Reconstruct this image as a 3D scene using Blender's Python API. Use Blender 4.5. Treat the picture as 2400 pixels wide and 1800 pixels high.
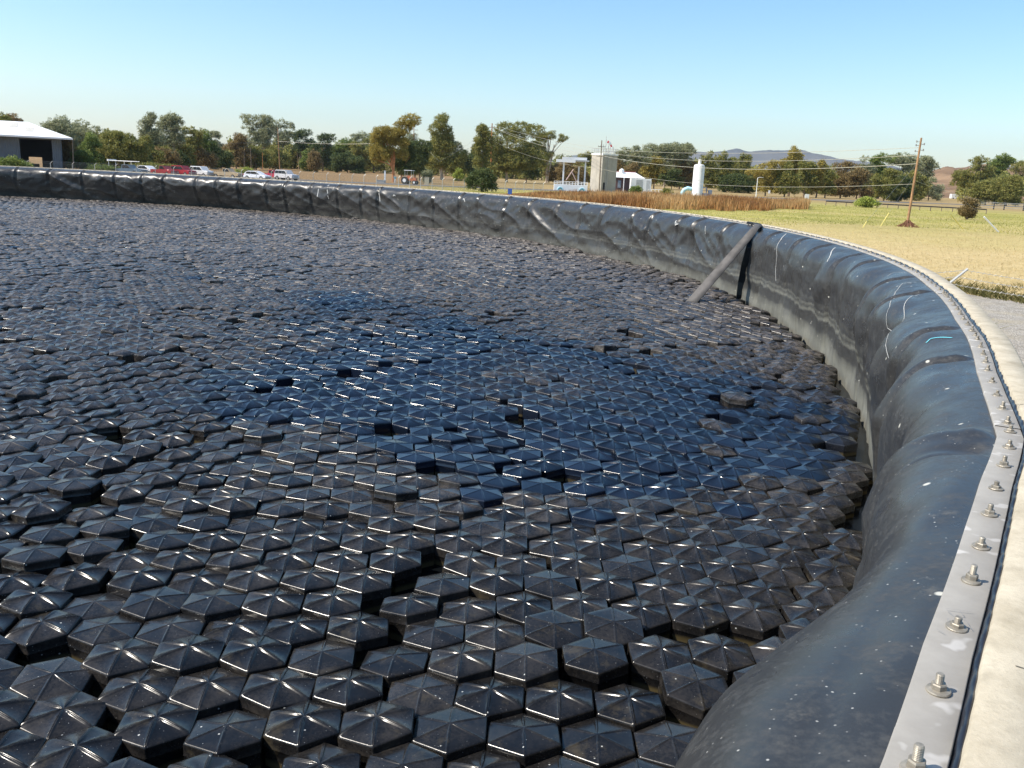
import bpy, bmesh, math, random
import numpy as np
from mathutils import Vector, Matrix
R = math.radians
random.seed(7); rng = np.random.default_rng(7)
S = bpy.context.scene
for o in list(bpy.data.objects): bpy.data.objects.remove(o)
COL = S.collection

# ---------------------------------------------------------------- camera
F, PITCH, ROLL = 2071.8, 0.23633, 0.04598            # focal length for a 2400 px wide picture
fwd = np.array([0, math.cos(PITCH), -math.sin(PITCH)]); rt0 = np.array([1., 0, 0]); up0 = np.array([0, math.sin(PITCH), math.cos(PITCH)])
rgt = math.cos(ROLL)*rt0 + math.sin(ROLL)*up0
upv = -math.sin(ROLL)*rt0 + math.cos(ROLL)*up0
cd = bpy.data.cameras.new("camera"); cam = bpy.data.objects.new("camera", cd); COL.objects.link(cam)
cam.matrix_world = Matrix(((rgt[0], upv[0], -fwd[0], 0), (rgt[1], upv[1], -fwd[1], 0), (rgt[2], upv[2], -fwd[2], 0), (0, 0, 0, 1)))
cd.sensor_width = 36; cd.lens = 36*F/2400; cd.clip_start = 0.05; cd.clip_end = 20000
S.camera = cam
# ---------------------------------------------------------------- light
SUN_EL = 48.0
sx, sy = -0.976, -0.22
sund = Vector((sx*math.cos(R(SUN_EL)), sy*math.cos(R(SUN_EL)), math.sin(R(SUN_EL)))).normalized()
W = bpy.data.worlds.new("World"); S.world = W; W.use_nodes = True
nt = W.node_tree; nt.nodes.clear()
sky = nt.nodes.new('ShaderNodeTexSky'); sky.sky_type = 'NISHITA'; sky.sun_disc = False
sky.sun_elevation = R(SUN_EL); sky.sun_rotation = math.atan2(sund.x, sund.y)
sky.air_density = 1.0; sky.dust_density = 0.7; sky.ozone_density = 2.2; sky.altitude = 50
bg = nt.nodes.new('ShaderNodeBackground'); bg.inputs[1].default_value = 0.14
ow = nt.nodes.new('ShaderNodeOutputWorld')
hsv = nt.nodes.new('ShaderNodeHueSaturation'); hsv.inputs['Saturation'].default_value = 1.2; hsv.inputs['Hue'].default_value = .494
nt.links.new(sky.outputs[0], hsv.inputs['Color']); nt.links.new(hsv.outputs[0], bg.inputs[0]); nt.links.new(bg.outputs[0], ow.inputs[0])
ld = bpy.data.lights.new("sun", 'SUN'); ld.energy = 4.8; ld.angle = R(0.53); ld.color = (1.0, 0.93, 0.82)
sun = bpy.data.objects.new("sun", ld); COL.objects.link(sun)
sun.rotation_euler = sund.to_track_quat('Z', 'Y').to_euler()
S.view_settings.view_transform = 'Standard'; S.view_settings.look = 'None'
S.view_settings.exposure = 0.5; S.view_settings.gamma = 1
S.render.engine = 'CYCLES'
S.cycles.volume_bounces = 0; S.cycles.volume_step_rate = 10

# ---------------------------------------------------------------- helpers
ZG = -3.6                      # outside ground, the camera being at z = 0
ZH = -2.0                      # tops of the floating covers
ZR = -0.777                    # clamp strip
CX, CY = -19.319, 14.047         # tank centre
def ray(x, y): return fwd + (x-1200)/F*rgt - (y-900)/F*upv
def gp(x, y, z=ZG):
    d = ray(x, y); return d*(z/d[2])
def hz(x):                     # picture row of the horizon (2400 px picture)
    lo, hi = 0, 1200
    for _ in range(30):
        m = (lo+hi)/2
        if ray(x, m)[2] > 0: lo = m
        else: hi = m
    return lo
def dist_pt(x, dist, z=ZG):    # point at column x, world distance dist, height z
    p = np.array([0, 0, 0.])
    y = hz(x) + (-z)*F/dist
    d = ray(x, y); d = d/np.hypot(d[0], d[1])*dist
    return np.array([d[0], d[1], z])
def hgt(x, y, dist):           # z of the point seen at (x,y) at that distance
    d = ray(x, y); return d[2]/np.hypot(d[0], d[1])*dist
def on_ray(x, y, dist):    # the point seen at (x, y), dist metres away over the ground
    d = ray(x, y); return d/np.hypot(d[0], d[1])*dist
def mesh_np(name, V, Fc, smooth=False):
    """V (n,3); Fc list of arrays of shape (m,k)"""
    me = bpy.data.meshes.new(name)
    V = np.asarray(V, np.float32); Fs = [np.asarray(f, np.int32) for f in (Fc if isinstance(Fc, list) else [Fc]) if len(f)]
    nl = sum(f.size for f in Fs); nf = sum(len(f) for f in Fs)
    me.vertices.add(len(V)); me.vertices.foreach_set('co', V.ravel())
    me.loops.add(nl); me.loops.foreach_set('vertex_index', np.concatenate([f.ravel() for f in Fs]))
    tot = np.concatenate([np.full(len(f), f.shape[1], np.int32) for f in Fs])
    st = np.concatenate([[0], np.cumsum(tot)[:-1]]).astype(np.int32)
    me.polygons.add(nf); me.polygons.foreach_set('loop_start', st); me.polygons.foreach_set('loop_total', tot)
    if smooth: me.polygons.foreach_set('use_smooth', np.ones(nf, bool))
    me.update(calc_edges=True); me.validate()
    return me
def tag(o, label=None, cat=None, group=None, kind=None):
    if label: o['label'] = label
    if cat: o['category'] = cat
    if group: o['group'] = group
    if kind: o['kind'] = kind
    return o
def link(name, me, m=None, parent=None):
    o = bpy.data.objects.new(name, me); COL.objects.link(o)
    if m is not None:
        me.materials.clear(); me.materials.append(m)
    if parent is not None: o.parent = parent
    return o
def empty(name, loc=(0, 0, 0), rz=0, **kw):
    o = bpy.data.objects.new(name, None); COL.objects.link(o); o.location = loc; o.rotation_euler = (0, 0, rz)
    o.empty_display_size = .2
    return tag(o, **kw)
class MB:
    def __init__(s): s.v = []; s.f = []
    def add(s, V, Fc):
        n = len(s.v); s.v += [tuple(map(float, p)) for p in V]; s.f += [[i+n for i in f] for f in Fc]; return s
    def box(s, x0, x1, y0, y1, z0, z1, M=None):
        V = [(x, y, z) for x in (x0, x1) for y in (y0, y1) for z in (z0, z1)]
        if M is not None: V = [tuple(M @ Vector(p)) for p in V]
        return s.add(V, [(0, 1, 3, 2), (4, 6, 7, 5), (0, 4, 5, 1), (2, 3, 7, 6), (0, 2, 6, 4), (1, 5, 7, 3)])
    def tube(s, pts, rad, n=8, cap=True):
        pts = [Vector(p) for p in pts]; rad = [float(r_) for r_ in rad] if hasattr(rad, '__len__') else [float(rad)]*len(pts)
        base = len(s.v); ref = None
        for i, p in enumerate(pts):
            t = (pts[min(i+1, len(pts)-1)]-pts[max(i-1, 0)]).normalized()
            if ref is None: ref = t.orthogonal().normalized()
            ref = (ref - t*ref.dot(t)); ref = ref.normalized() if ref.length > 1e-6 else t.orthogonal().normalized()
            b = t.cross(ref)
            for k in range(n):
                a = 2*math.pi*k/n; q = p+rad[i]*(math.cos(a)*ref+math.sin(a)*b); s.v.append(tuple(q))
        for i in range(len(pts)-1):
            for k in range(n):
                a, b2 = base+i*n+k, base+i*n+(k+1) % n
                s.f.append([a, b2, b2+n, a+n])
        if cap:
            s.f.append([base+k for k in range(n)][::-1]); s.f.append([base+(len(pts)-1)*n+k for k in range(n)])
        return s
    def lathe(s, prof, n=24, c=(0, 0, 0)):
        base = len(s.v)
        for r, z in prof:
            for k in range(n):
                a = 2*math.pi*k/n; s.v.append((c[0]+r*math.cos(a), c[1]+r*math.sin(a), c[2]+z))
        for i in range(len(prof)-1):
            for k in range(n):
                a, b2 = base+i*n+k, base+i*n+(k+1) % n
                s.f.append([a, b2, b2+n, a+n])
        s.f.append([base+k for k in range(n)][::-1]); s.f.append([base+(len(prof)-1)*n+k for k in range(n)])
        return s
    def build(s, name, m, parent=None, smooth=False, bevel=0):
        me = bpy.data.meshes.new(name); me.from_pydata(s.v, [], s.f)
        if bevel:
            bm = bmesh.new(); bm.from_mesh(me); bmesh.ops.bevel(bm, geom=bm.edges, offset=bevel, segments=2, affect='EDGES', clamp_overlap=True); bm.to_mesh(me); bm.free()
        bm = bmesh.new(); bm.from_mesh(me); bmesh.ops.recalc_face_normals(bm, faces=bm.faces); bm.to_mesh(me); bm.free()
        if smooth:
            me.polygons.foreach_set('use_smooth', np.ones(len(me.polygons), bool))
            try: me.set_sharp_from_angle(angle=R(40))
            except Exception: pass
        return link(name, me, m, parent)

# ---------------------------------------------------------------- materials
class NT:
    def __init__(s, name):
        s.m = bpy.data.materials.new(name); s.m.use_nodes = True; s.t = s.m.node_tree; s.b = s.t.nodes['Principled BSDF']
        s.out = s.t.nodes['Material Output']
    def n(s, typ, **kw):
        x = s.t.nodes.new(typ)
        for k, v in kw.items(): setattr(x, k, v)
        return x
    def l(s, a, b): s.t.links.new(a, b)
    def pos(s): return s.n('ShaderNodeNewGeometry').outputs['Position']
    def mapping(s, vec, scale):
        m = s.n('ShaderNodeMapping'); s.l(vec, m.inputs[0]); m.inputs['Scale'].default_value = scale; return m.outputs[0]
    def noise(s, vec, sc, det=3, rough=.55, dist=0):
        x = s.n('ShaderNodeTexNoise'); s.l(vec, x.inputs['Vector']); x.inputs['Scale'].default_value = sc; x.inputs['Detail'].default_value = det
        x.inputs['Roughness'].default_value = rough; x.inputs['Distortion'].default_value = dist; return x.outputs['Fac']
    def vor(s, vec, sc, out='Distance'):
        x = s.n('ShaderNodeTexVoronoi'); s.l(vec, x.inputs['Vector']); x.inputs['Scale'].default_value = sc; return x.outputs[out]
    def ramp(s, fac, stops):
        r = s.n('ShaderNodeValToRGB'); s.l(fac, r.inputs[0]); e = r.color_ramp.elements
        while len(e) < len(stops): e.new(0.5)
        for i, (p, c) in enumerate(stops):
            e[i].position = p; e[i].color = (c, c, c, 1) if not hasattr(c, '__len__') else (*c, 1)
        return r.outputs[0]
    def mix(s, fac, a, b):
        m = s.n('ShaderNodeMix', data_type='RGBA')
        for v, i in ((fac, 0), (a, 6), (b, 7)):
            if hasattr(v, 'node'): s.l(v, m.inputs[i])
            else: m.inputs[i].default_value = v if i == 0 else (*v, 1)
        return m.outputs[2]
    def math(s, op, a, b=None, c=None):
        m = s.n('ShaderNodeMath', operation=op)
        for i, v in enumerate((a, b, c)):
            if v is None: continue
            if hasattr(v, 'node'): s.l(v, m.inputs[i])
            else: m.inputs[i].default_value = v
        return m.outputs[0]
    def bump(s, h, st, d=.01):
        b = s.n('ShaderNodeBump'); s.l(h, b.inputs['Height']); b.inputs['Strength'].default_value = st; b.inputs['Distance'].default_value = d
        s.l(b.outputs[0], s.b.inputs['Normal'])
    def set(s, col=None, rough=None, metal=None, spec=None):
        for v, k in ((col, 'Base Color'), (rough, 'Roughness'), (metal, 'Metallic'), (spec, 'Specular IOR Level')):
            if v is None: continue
            if hasattr(v, 'node'): s.l(v, s.b.inputs[k])
            else: s.b.inputs[k].default_value = (*v, 1) if hasattr(v, '__len__') else v
        return s.m
def flat(name, col, rough=.6, metal=0, spec=.5, var=.15, sc=3.):
    t = NT(name); p = t.pos(); nz = t.noise(p, sc, 4)
    c = t.mix(t.ramp(nz, [(.3, 0), (.7, 1)]), tuple(v*(1-var) for v in col), tuple(min(1, v*(1+var)) for v in col))
    return t.set(c, rough, metal, spec)

def hex_mat(name, wet):
    t = NT(name); p = t.pos()
    wv_ = t.n('ShaderNodeValue'); wv_.outputs[0].default_value = 1.0 if wet else 0.0
    wa = t.n('ShaderNodeAttribute', attribute_name='wet'); W_ = t.math('MINIMUM', t.math('ADD', wa.outputs['Fac'], wv_.outputs[0]), 1.0); D_ = t.math('SUBTRACT', 1.0, W_)
    at = t.n('ShaderNodeAttribute', attribute_name='rnd'); oi = t.n('ShaderNodeObjectInfo')
    rnd = t.math('FRACT', t.math('ADD', at.outputs['Fac'], oi.outputs['Random']))
    fine = t.noise(p, 90, 5, .7); big = t.noise(p, 9, 4, .6); patch = t.noise(p, .35, 3)
    spk = t.vor(p, 55); spk2 = t.vor(p, 13)
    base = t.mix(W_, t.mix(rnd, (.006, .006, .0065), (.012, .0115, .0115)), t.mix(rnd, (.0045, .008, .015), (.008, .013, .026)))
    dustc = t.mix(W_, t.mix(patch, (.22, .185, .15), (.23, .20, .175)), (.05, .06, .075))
    k = .46
    sp0 = t.n('ShaderNodeSeparateXYZ'); t.l(p, sp0.inputs[0]); region = t.ramp(t.math('DIVIDE', t.math('ADD', sp0.outputs[1], t.math('MULTIPLY', patch, 6)), 30), [(.08, .10), (.22, .21), (.42, .75), (.9, 2.2)])
    dust = t.math('MULTIPLY', t.ramp(t.math('MULTIPLY_ADD', big, .6, t.math('MULTIPLY', fine, .45)), [(.46, .04), (.68, 1)]), t.math('MULTIPLY_ADD', rnd, k*.6, k*.55))
    dust = t.math('MULTIPLY', dust, t.math('MULTIPLY', region, t.math('MULTIPLY_ADD', D_, 1.3, .2)))
    c = t.mix(dust, base, dustc)
    # yellowish silt in streaks
    silt = t.ramp(t.noise(p, 5.5, 5, .75), [(.56, 0), (.72, 1)])
    c = t.mix(t.math('MULTIPLY', silt, t.math('MULTIPLY', D_, .22)), c, (.17, .135, .075))
    m = t.ramp(t.math('ADD', spk, t.math('MULTIPLY', fine, .25)), [(.175, 1), (.21, 0)])
    m = t.math('MULTIPLY', m, t.ramp(t.noise(p, 30, 2), [(.38, 0), (.5, 1)]))
    m2 = t.ramp(t.math('ADD', spk2, t.math('MULTIPLY', fine, .08)), [(.075, 1), (.095, 0)])
    c = t.mix(t.math('MULTIPLY', m, t.math('MULTIPLY_ADD', D_, .5, .08)), c, (.42, .42, .40))
    c = t.mix(t.math('MULTIPLY', m2, t.math('MULTIPLY_ADD', D_, .6, .12)), c, (.6, .6, .56))
    r = t.math('ADD', t.math('MULTIPLY', dust, .35), t.math('MULTIPLY_ADD', D_, .02, .175))
    sz = t.n('ShaderNodeSeparateXYZ'); t.l(p, sz.inputs[0]); zl = t.math('ADD', sz.outputs[2], t.math('MULTIPLY', big, .03))
    al = t.ramp(t.math('MULTIPLY_ADD', zl, 5, 10.9), [(.28, 1), (.50, .9), (.58, 0)])
    c = t.mix(t.math('MULTIPLY', al, t.math('MULTIPLY_ADD', big, .6, .3)), c, (.15, .115, .05))
    t.bump(t.math('ADD', t.math('MULTIPLY', fine, .4), big), .12, .004)
    return t.set(c, r, 0, t.math('MULTIPLY_ADD', D_, -.16, .5))
M_hex = hex_mat('black_plastic', False); M_wet = hex_mat('wet_black_plastic', True)

def liner_mat():
    t = NT('liner_sheet'); p = t.pos(); sep = t.n('ShaderNodeSeparateXYZ'); t.l(p, sep.inputs[0]); z = sep.outputs[2]
    pm = t.mapping(p, (1, 1, .35))
    fine = t.noise(p, 60, 6, .7); blot = t.noise(p, 3.2, 5, .65); blot2 = t.noise(p, 11, 4, .7); streak = t.noise(t.mapping(p, (9, 9, 1.2)), 2.2, 4, .7)
    zz = t.math('ADD', z, t.math('MULTIPLY_ADD', blot, .16, -.08)); zf = t.math('ADD', zz, t.math('MULTIPLY_ADD', fine, .05, -.02))
    # scum: pale near the water, faint tide marks above
    b1 = t.ramp(t.math('MULTIPLY_ADD', zf, 1, 2.0), [(.05, .9), (.16, .5), (.20, .12), (.33, .06), (.365, .75), (.41, .16), (.445, .5), (.47, .04), (.54, .16), (.56, 0)])
    b1 = t.math('MULTIPLY', b1, t.math('MULTIPLY', t.math('MULTIPLY_ADD', streak, 1.2, .18), t.ramp(t.math('DIVIDE', sep.outputs[1], 30), [(.4, 1), (.9, .35)])))
    c = t.mix(t.noise(p, 1.1, 3), (.018, .018, .0185), (.028, .027, .026))
    dust = t.ramp(t.math('MULTIPLY_ADD', blot2, .55, t.math('MULTIPLY', fine, .5)), [(.5, 0), (.72, 1)])
    c = t.mix(t.math('MULTIPLY_ADD', dust, .45, .10), c, (.10, .097, .09))
    c = t.mix(t.math('MULTIPLY', t.ramp(t.noise(p, 6, 5, .75), [(.64, 0), (.72, 1)]), .2), c, (.24, .21, .16))
    sp = t.ramp(t.math('ADD', t.vor(p, 42), t.math('MULTIPLY', fine, .22)), [(.16, 1), (.22, 0)])
    sp = t.math('MULTIPLY', sp, t.ramp(t.noise(p, 5, 3), [(.38, .2), (.55, 1)]))
    c = t.mix(t.math('MULTIPLY', sp, .7), c, (.5, .49, .45))
    sp2 = t.ramp(t.math('ADD', t.vor(p, 6.5), t.math('MULTIPLY', fine, .05)), [(.075, 1), (.11, 0)])
    c = t.mix(t.math('MULTIPLY', sp2, .8), c, (.6, .58, .5))
    c = t.mix(t.math('MULTIPLY', b1, .9), c, t.mix(blot, (.27, .265, .21), (.17, .17, .15)))
    r = t.math('ADD', t.ramp(blot, [(.35, .24), (.65, .38)]), t.math('ADD', t.math('MULTIPLY', dust, .25), t.math('MULTIPLY', b1, .5)))
    t.bump(t.math('ADD', t.math('MULTIPLY', fine, .25), t.math('MULTIPLY', blot2, .8)), .10, .006)
    return t.set(c, r, 0, .46)
M_liner = liner_mat()

def ground_mat():
    t = NT('field_soil'); p = t.pos(); sep = t.n('ShaderNodeSeparateXYZ'); t.l(p, sep.inputs[0])
    big = t.noise(p, .018, 4, .6); mid = t.noise(p, .12, 5, .65); fine = t.noise(p, 1.3, 6, .75); vf = t.noise(p, 9, 5, .8)
    pm = t.mapping(p, (.25, 1.6, 1)); st = t.noise(pm, .09, 4, .6)
    y = t.math('ADD', sep.outputs[1], t.math('MULTIPLY_ADD', big, 60, -30)); y = t.math('ADD', y, t.math('MULTIPLY_ADD', mid, 30, -15))
    tan = t.mix(t.ramp(fine, [(.35, 0), (.65, 1)]), (.50, .375, .17), (.62, .48, .25))
    grn = t.mix(t.ramp(mid, [(.35, 0), (.65, 1)]), (.24, .24, .055), (.43, .38, .12))
    far = t.mix(t.ramp(fine, [(.35, 0), (.65, 1)]), (.27, .19, .085), (.40, .30, .15))
    f1 = t.ramp(t.math('DIVIDE', y, 200), [(.28, 0), (.47, 1)]); f2 = t.ramp(t.math('DIVIDE', y, 400), [(.42, 0), (.52, 1)])
    f1 = t.math('MULTIPLY', f1, t.ramp(st, [(.33, .55), (.6, 1)]))
    c = t.mix(f1, tan, grn); c = t.mix(f2, c, far)
    # brown bank towards the left
    xl = t.ramp(t.math('DIVIDE', t.math('ADD', sep.outputs[0], 60), 100), [(.32, 1), (.55, 0)])
    c = t.mix(xl, c, t.mix(t.ramp(fine, [(.35, 0), (.65, 1)]), (.20, .125, .06), (.33, .22, .11)))
    c = t.mix(t.math('MULTIPLY', t.ramp(vf, [(.5, 0), (.75, 1)]), .35), c, (.16, .12, .05))
    t.bump(t.math('ADD', fine, vf), .8, .1)
    return t.set(c, .95, 0, .1)
def gravel_mat():
    t = NT('gravel'); p = t.pos(); v = t.vor(p, 26, 'Color'); d = t.vor(p, 26); b = t.noise(p, .6, 4); f = t.noise(p, 14, 5, .8)
    g = t.n('ShaderNodeRGBToBW'); t.l(v, g.inputs[0])
    m1 = t.noise(p, 3.5, 6, .8); c = t.mix(g.outputs[0], (.17, .15, .125), (.56, .51, .44)); c = t.mix(t.ramp(m1, [(.45, 0), (.62, .7)]), c, (.15, .13, .10))
    c = t.mix(t.ramp(f, [(.4, 0), (.7, .5)]), c, (.42, .38, .32)); c = t.mix(t.ramp(b, [(.5, 0), (.7, .5)]), c, (.45, .38, .26))
    t.bump(d, .9, .03)
    return t.set(c, .9, 0, .2)
def concrete_mat(name, a, b, sc=2.0):
    t = NT(name); p = t.pos(); n1 = t.noise(p, sc, 6, .7); n2 = t.noise(p, sc*14, 5, .75); st = t.noise(t.mapping(p, (1, 1, .12)), sc*3, 4)
    c = t.mix(t.ramp(n1, [(.3, 0), (.7, 1)]), a, b); c = t.mix(t.math('MULTIPLY', t.ramp(st, [(.5, 0), (.75, 1)]), .35), c, tuple(v*.55 for v in a))
    c = t.mix(t.math('MULTIPLY', t.ramp(n2, [(.55, 0), (.7, 1)]), .25), c, tuple(v*.6 for v in a))
    t.bump(n2, .35, .006)
    return t.set(c, .85, 0, .3)
M_ground = ground_mat(); M_gravel = gravel_mat()
M_conc = concrete_mat('pale_concrete', (.36, .31, .225), (.54, .48, .37), 7)
M_tower = concrete_mat('tower_concrete', (.34, .31, .26), (.47, .43, .36), .5)
def strip_mat():
    t = NT('brushed_steel'); p = t.pos(); n1 = t.noise(p, 7, 5, .7); n2 = t.noise(p, 60, 5, .7); bl = t.noise(p, 4.3, 2)
    c = t.mix(t.ramp(n1, [(.3, 0), (.7, 1)]), (.27, .25, .22), (.35, .33, .295))
    bl2 = t.noise(t.mapping(p, (9, 9, 9)), 1.6, 2)
    c = t.mix(t.ramp(bl2, [(.60, 0), (.66, .75)]), c, (.50, .48, .45))
    c = t.mix(t.math('MULTIPLY', t.ramp(n2, [(.6, 0), (.75, 1)]), .3), c, (.33, .31, .29))
    t.bump(n2, .1, .002)
    return t.set(c, t.math('MULTIPLY_ADD', n1, .25, .5), .0, .35)
M_strip = strip_mat()
M_bolt = flat('galvanised_bolt', (.30, .27, .22), .5, .4, .5, .3, 60)
M_black = flat('black_edge', (.014, .015, .02), .3, 0, .5, .3, 8)
M_chalk = flat('chalk', (.50, .50, .48), .8, 0, .3, .15, 40)
M_cyan = flat('cyan_chalk', (.14, .52, .60), .8)
M_scratch = flat('scratch', (.24, .23, .22), .6)
M_strap = flat('weathered_strap', (.105, .097, .09), .7, 0, .3, .3, 6)
M_water = flat('dark_water', (.004, .005, .006), .2, 0, .15, .2, 1)
M_asph = flat('asphalt', (.15, .14, .13), .9, 0, .2, .15, .5)
M_white = flat('white_paint', (.80, .79, .77), .45, 0, .5, .05)
M_roofw = flat('white_roof_metal', (.82, .81, .79), .5, 0, .4, .04, .6)
M_redroof = flat('dark_red_trim', (.23, .05, .05), .5)
M_slate = flat('slate_metal_siding', (.105, .125, .15), .6, 0, .4, .12, .5)
M_dark = flat('dark_interior', (.02, .022, .024), .8)
M_wood = flat('pole_wood', (.34, .20, .105), .85, 0, .2, .3, 2.2)
M_wood2 = flat('orange_pole_wood', (.40, .17, .065), .85, 0, .2, .25, 2.2)
M_greyw = flat('grey_pole_wood', (.20, .16, .12), .85, 0, .2, .3, 2)
M_galv = flat('galvanised_post', (.50, .50, .47), .45, .35, .5, .15, 3)
M_wire = flat('wire', (.30, .29, .27), .4, .3)
M_wirel = flat('pale_power_line', (.55, .52, .42), .4, .3)
M_yel = flat('yellow_guard', (.72, .60, .16), .5)
M_glass = flat('window_glass', (.02, .025, .03), .08, 0, .6)
M_tyre = flat('tyre_rubber', (.02, .02, .02), .8)
M_rim = flat('wheel_rim', (.55, .55, .55), .3, .6)
M_chrome = flat('bumper_grey', (.30, .30, .31), .35, .5)
M_lamp = flat('headlight_lens', (.75, .75, .72), .15)
M_rail = flat('rail_grey', (.45, .45, .44), .5, .3)
M_blue = flat('pale_blue_pipe', (.42, .66, .74), .4)
M_teal = flat('teal_paint', (.05, .30, .34), .5)
M_red = flat('windsock_red', (.62, .09, .09), .7)

# ---------------------------------------------------------------- ground, road, hills
def disc(name, rad, z, m, n=96, cx=0, cy=0, rings=(0.0, .01, .03, .08, .2, .5, 1)):
    V = []; Fc = []
    for r in rings[1:]:
        for k in range(n): a = 2*math.pi*k/n; V.append((cx+rad*r*math.cos(a), cy+rad*r*math.sin(a), z))
    q = []
    for i in range(len(rings)-2):
        for k in range(n): a, b = i*n+k, i*n+(k+1) % n; q.append((a, a+n, b+n, b))
    V.append((cx, cy, z)); c = len(V)-1
    tri = [(c, k, (k+1) % n) for k in range(n)]
    return link(name, mesh_np(name, np.array(V), [np.array(q), np.array(tri)]), m)
tag(disc('ground', 9000, ZG, M_ground), kind='structure')
# gravel apron round the tank
def ring(name, r0, r1, z, m, wob=0, n=360, t0=0, t1=2*math.pi):
    V = []; q = []
    for k in range(n+1):
        a = t0+(t1-t0)*k/n; w = wob*(math.sin(a*23)+.6*math.sin(a*57+1)+.5*math.sin(a*131+2))
        V += [(CX+r0*math.cos(a), CY+r0*math.sin(a), z), (CX+(r1+w)*math.cos(a), CY+(r1+w)*math.sin(a), z)]
    for k in range(n): q.append((2*k, 2*k+1, 2*k+3, 2*k+2))
    return link(name, mesh_np(name, V, np.array(q)), m)
tag(ring('gravel_path', 23.8, 40.0, ZG+.012, M_gravel, .25, 720), kind='structure')
def strip_on_ground(name, pts, w, z, m):
    V = []; q = []
    for i, p in enumerate(pts):
        a = np.array(pts[max(i-1, 0)])[:2]; b = np.array(pts[min(i+1, len(pts)-1)])[:2]; t = (b-a)/np.linalg.norm(b-a); nn = np.array([-t[1], t[0]])*w/2
        V += [(p[0]+nn[0], p[1]+nn[1], z), (p[0]-nn[0], p[1]-nn[1], z)]
    for i in range(len(pts)-1): q.append((2*i, 2*i+1, 2*i+3, 2*i+2))
    return link(name, mesh_np(name, V, np.array(q)), m)
road_pts = [gp(x, hz(x)+dy) for x, dy in ((560, 44.5), (700, 44.5), (900, 44), (1100, 43), (1300, 41), (1550, 37), (1750, 36), (1950, 34.5), (2150, 31), (2420, 29))]
tag(strip_on_ground('road', road_pts, 12, ZG+.02, M_asph), kind='structure')

def hill(name, pts, dist, depth, m, dz=0):
    """a ridge: pts = [(x px, y px of the crest)] seen at distance dist"""
    xs = np.linspace(pts[0][0], pts[-1][0], 120); ys = np.interp(xs, [a for a, b in pts], [b for a, b in pts])
    nr = 14; V = []
    for i, (x, y) in enumerate(zip(xs, ys)):
        z1 = hgt(x, y, dist); z1 = max(z1+random.uniform(-1, 1)*dist*.0003, ZG-5)
        for j in range(nr):
            t = j/(nr-1); s = math.sin(t*math.pi); dd = dist+(t-.5)*depth
            z = ZG-6+(z1-(ZG-6))*(s**1.1)*(1+(.06*math.sin(i*.37+j)*(0 if j == nr//2 else 1)))
            z = min(z, z1)
            p = dist_pt(x, dist); u = p[:2]/np.hypot(*p[:2]); V.append((u[0]*dd, u[1]*dd, z))
    n = len(xs); q = [(i*nr+j, (i+1)*nr+j, (i+1)*nr+j+1, i*nr+j+1) for i in range(n-1) for j in range(nr-1)]
    return tag(link(name, mesh_np(name, V, np.array(q), True), m), kind='structure')
def hill_mat(name, a, b, sc, rows=0):
    t = NT(name); p = t.pos(); n = t.noise(p, sc, 5, .65)
    c = t.mix(t.ramp(n, [(.38, 0), (.62, 1)]), a, b)
    if rows:
        st = t.noise(t.mapping(p, (.15, .15, 4)), sc*3, 3); c = t.mix(t.ramp(st, [(.45, 0), (.6, .6)]), c, tuple(v*.6 for v in a))
    return t.set(c, .95, 0, .1)
hill('hills', [(-200, 328), (60, 326), (190, 336), (300, 344), (420, 342), (520, 346), (600, 345), (700, 348), (790, 372), (850, 398)], 620, 260, hill_mat('golden_hill_grass', (.46, .30, .07), (.58, .42, .12), .01))
hill('hills', [(640, 372), (690, 349), (740, 344), (800, 350), (880, 372)], 900, 300, hill_mat('plum_hillside', (.20, .09, .07), (.30, .15, .11), .02))
hill('hills', [(2080, 440), (2150, 410), (2200, 393), (2280, 388), (2340, 384), (2420, 381), (2700, 384)], 700, 420, hill_mat('vineyard_hillside', (.17, .11, .07), (.27, .18, .11), .03, 1))
hill('hills', [(1180, 392), (1260, 384), (1300, 378), (1340, 374), (1400, 380), (1480, 390)], 1500, 300, hill_mat('wooded_hill', (.05, .06, .045), (.09, .10, .06), .01))
hill('mountains', [(1400, 400), (1560, 365), (1600, 358), (1650, 356), (1700, 351), (1722, 349), (1750, 357), (1765, 356), (1800, 350), (1840, 350), (1870, 352), (1900, 361), (1960, 370), (2010, 377), (2100, 392), (2250, 410), (2450, 420)], 6500, 2500, hill_mat('mountain_scrub', (.10, .10, .10), (.17, .16, .15), .0012))
hill('mountains', [(1200, 396), (1330, 366), (1370, 362), (1420, 372), (1500, 390)], 6200, 1500, hill_mat('mountain_scrub_far', (.10, .11, .10), (.15, .15, .14), .0012))

# ---------------------------------------------------------------- the tank
tank = empty('storage_tank', (CX, CY, ZG), label='huge round concrete storage tank lined with black plastic sheet and steel clamp strip', cat='tank')
tank_inv = Matrix.Translation((-CX, -CY, -ZG))
def tpart(name, me, m, smooth=False, parent=None):
    me.transform(tank_inv)
    return link(name, me, m, parent or tank)
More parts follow.
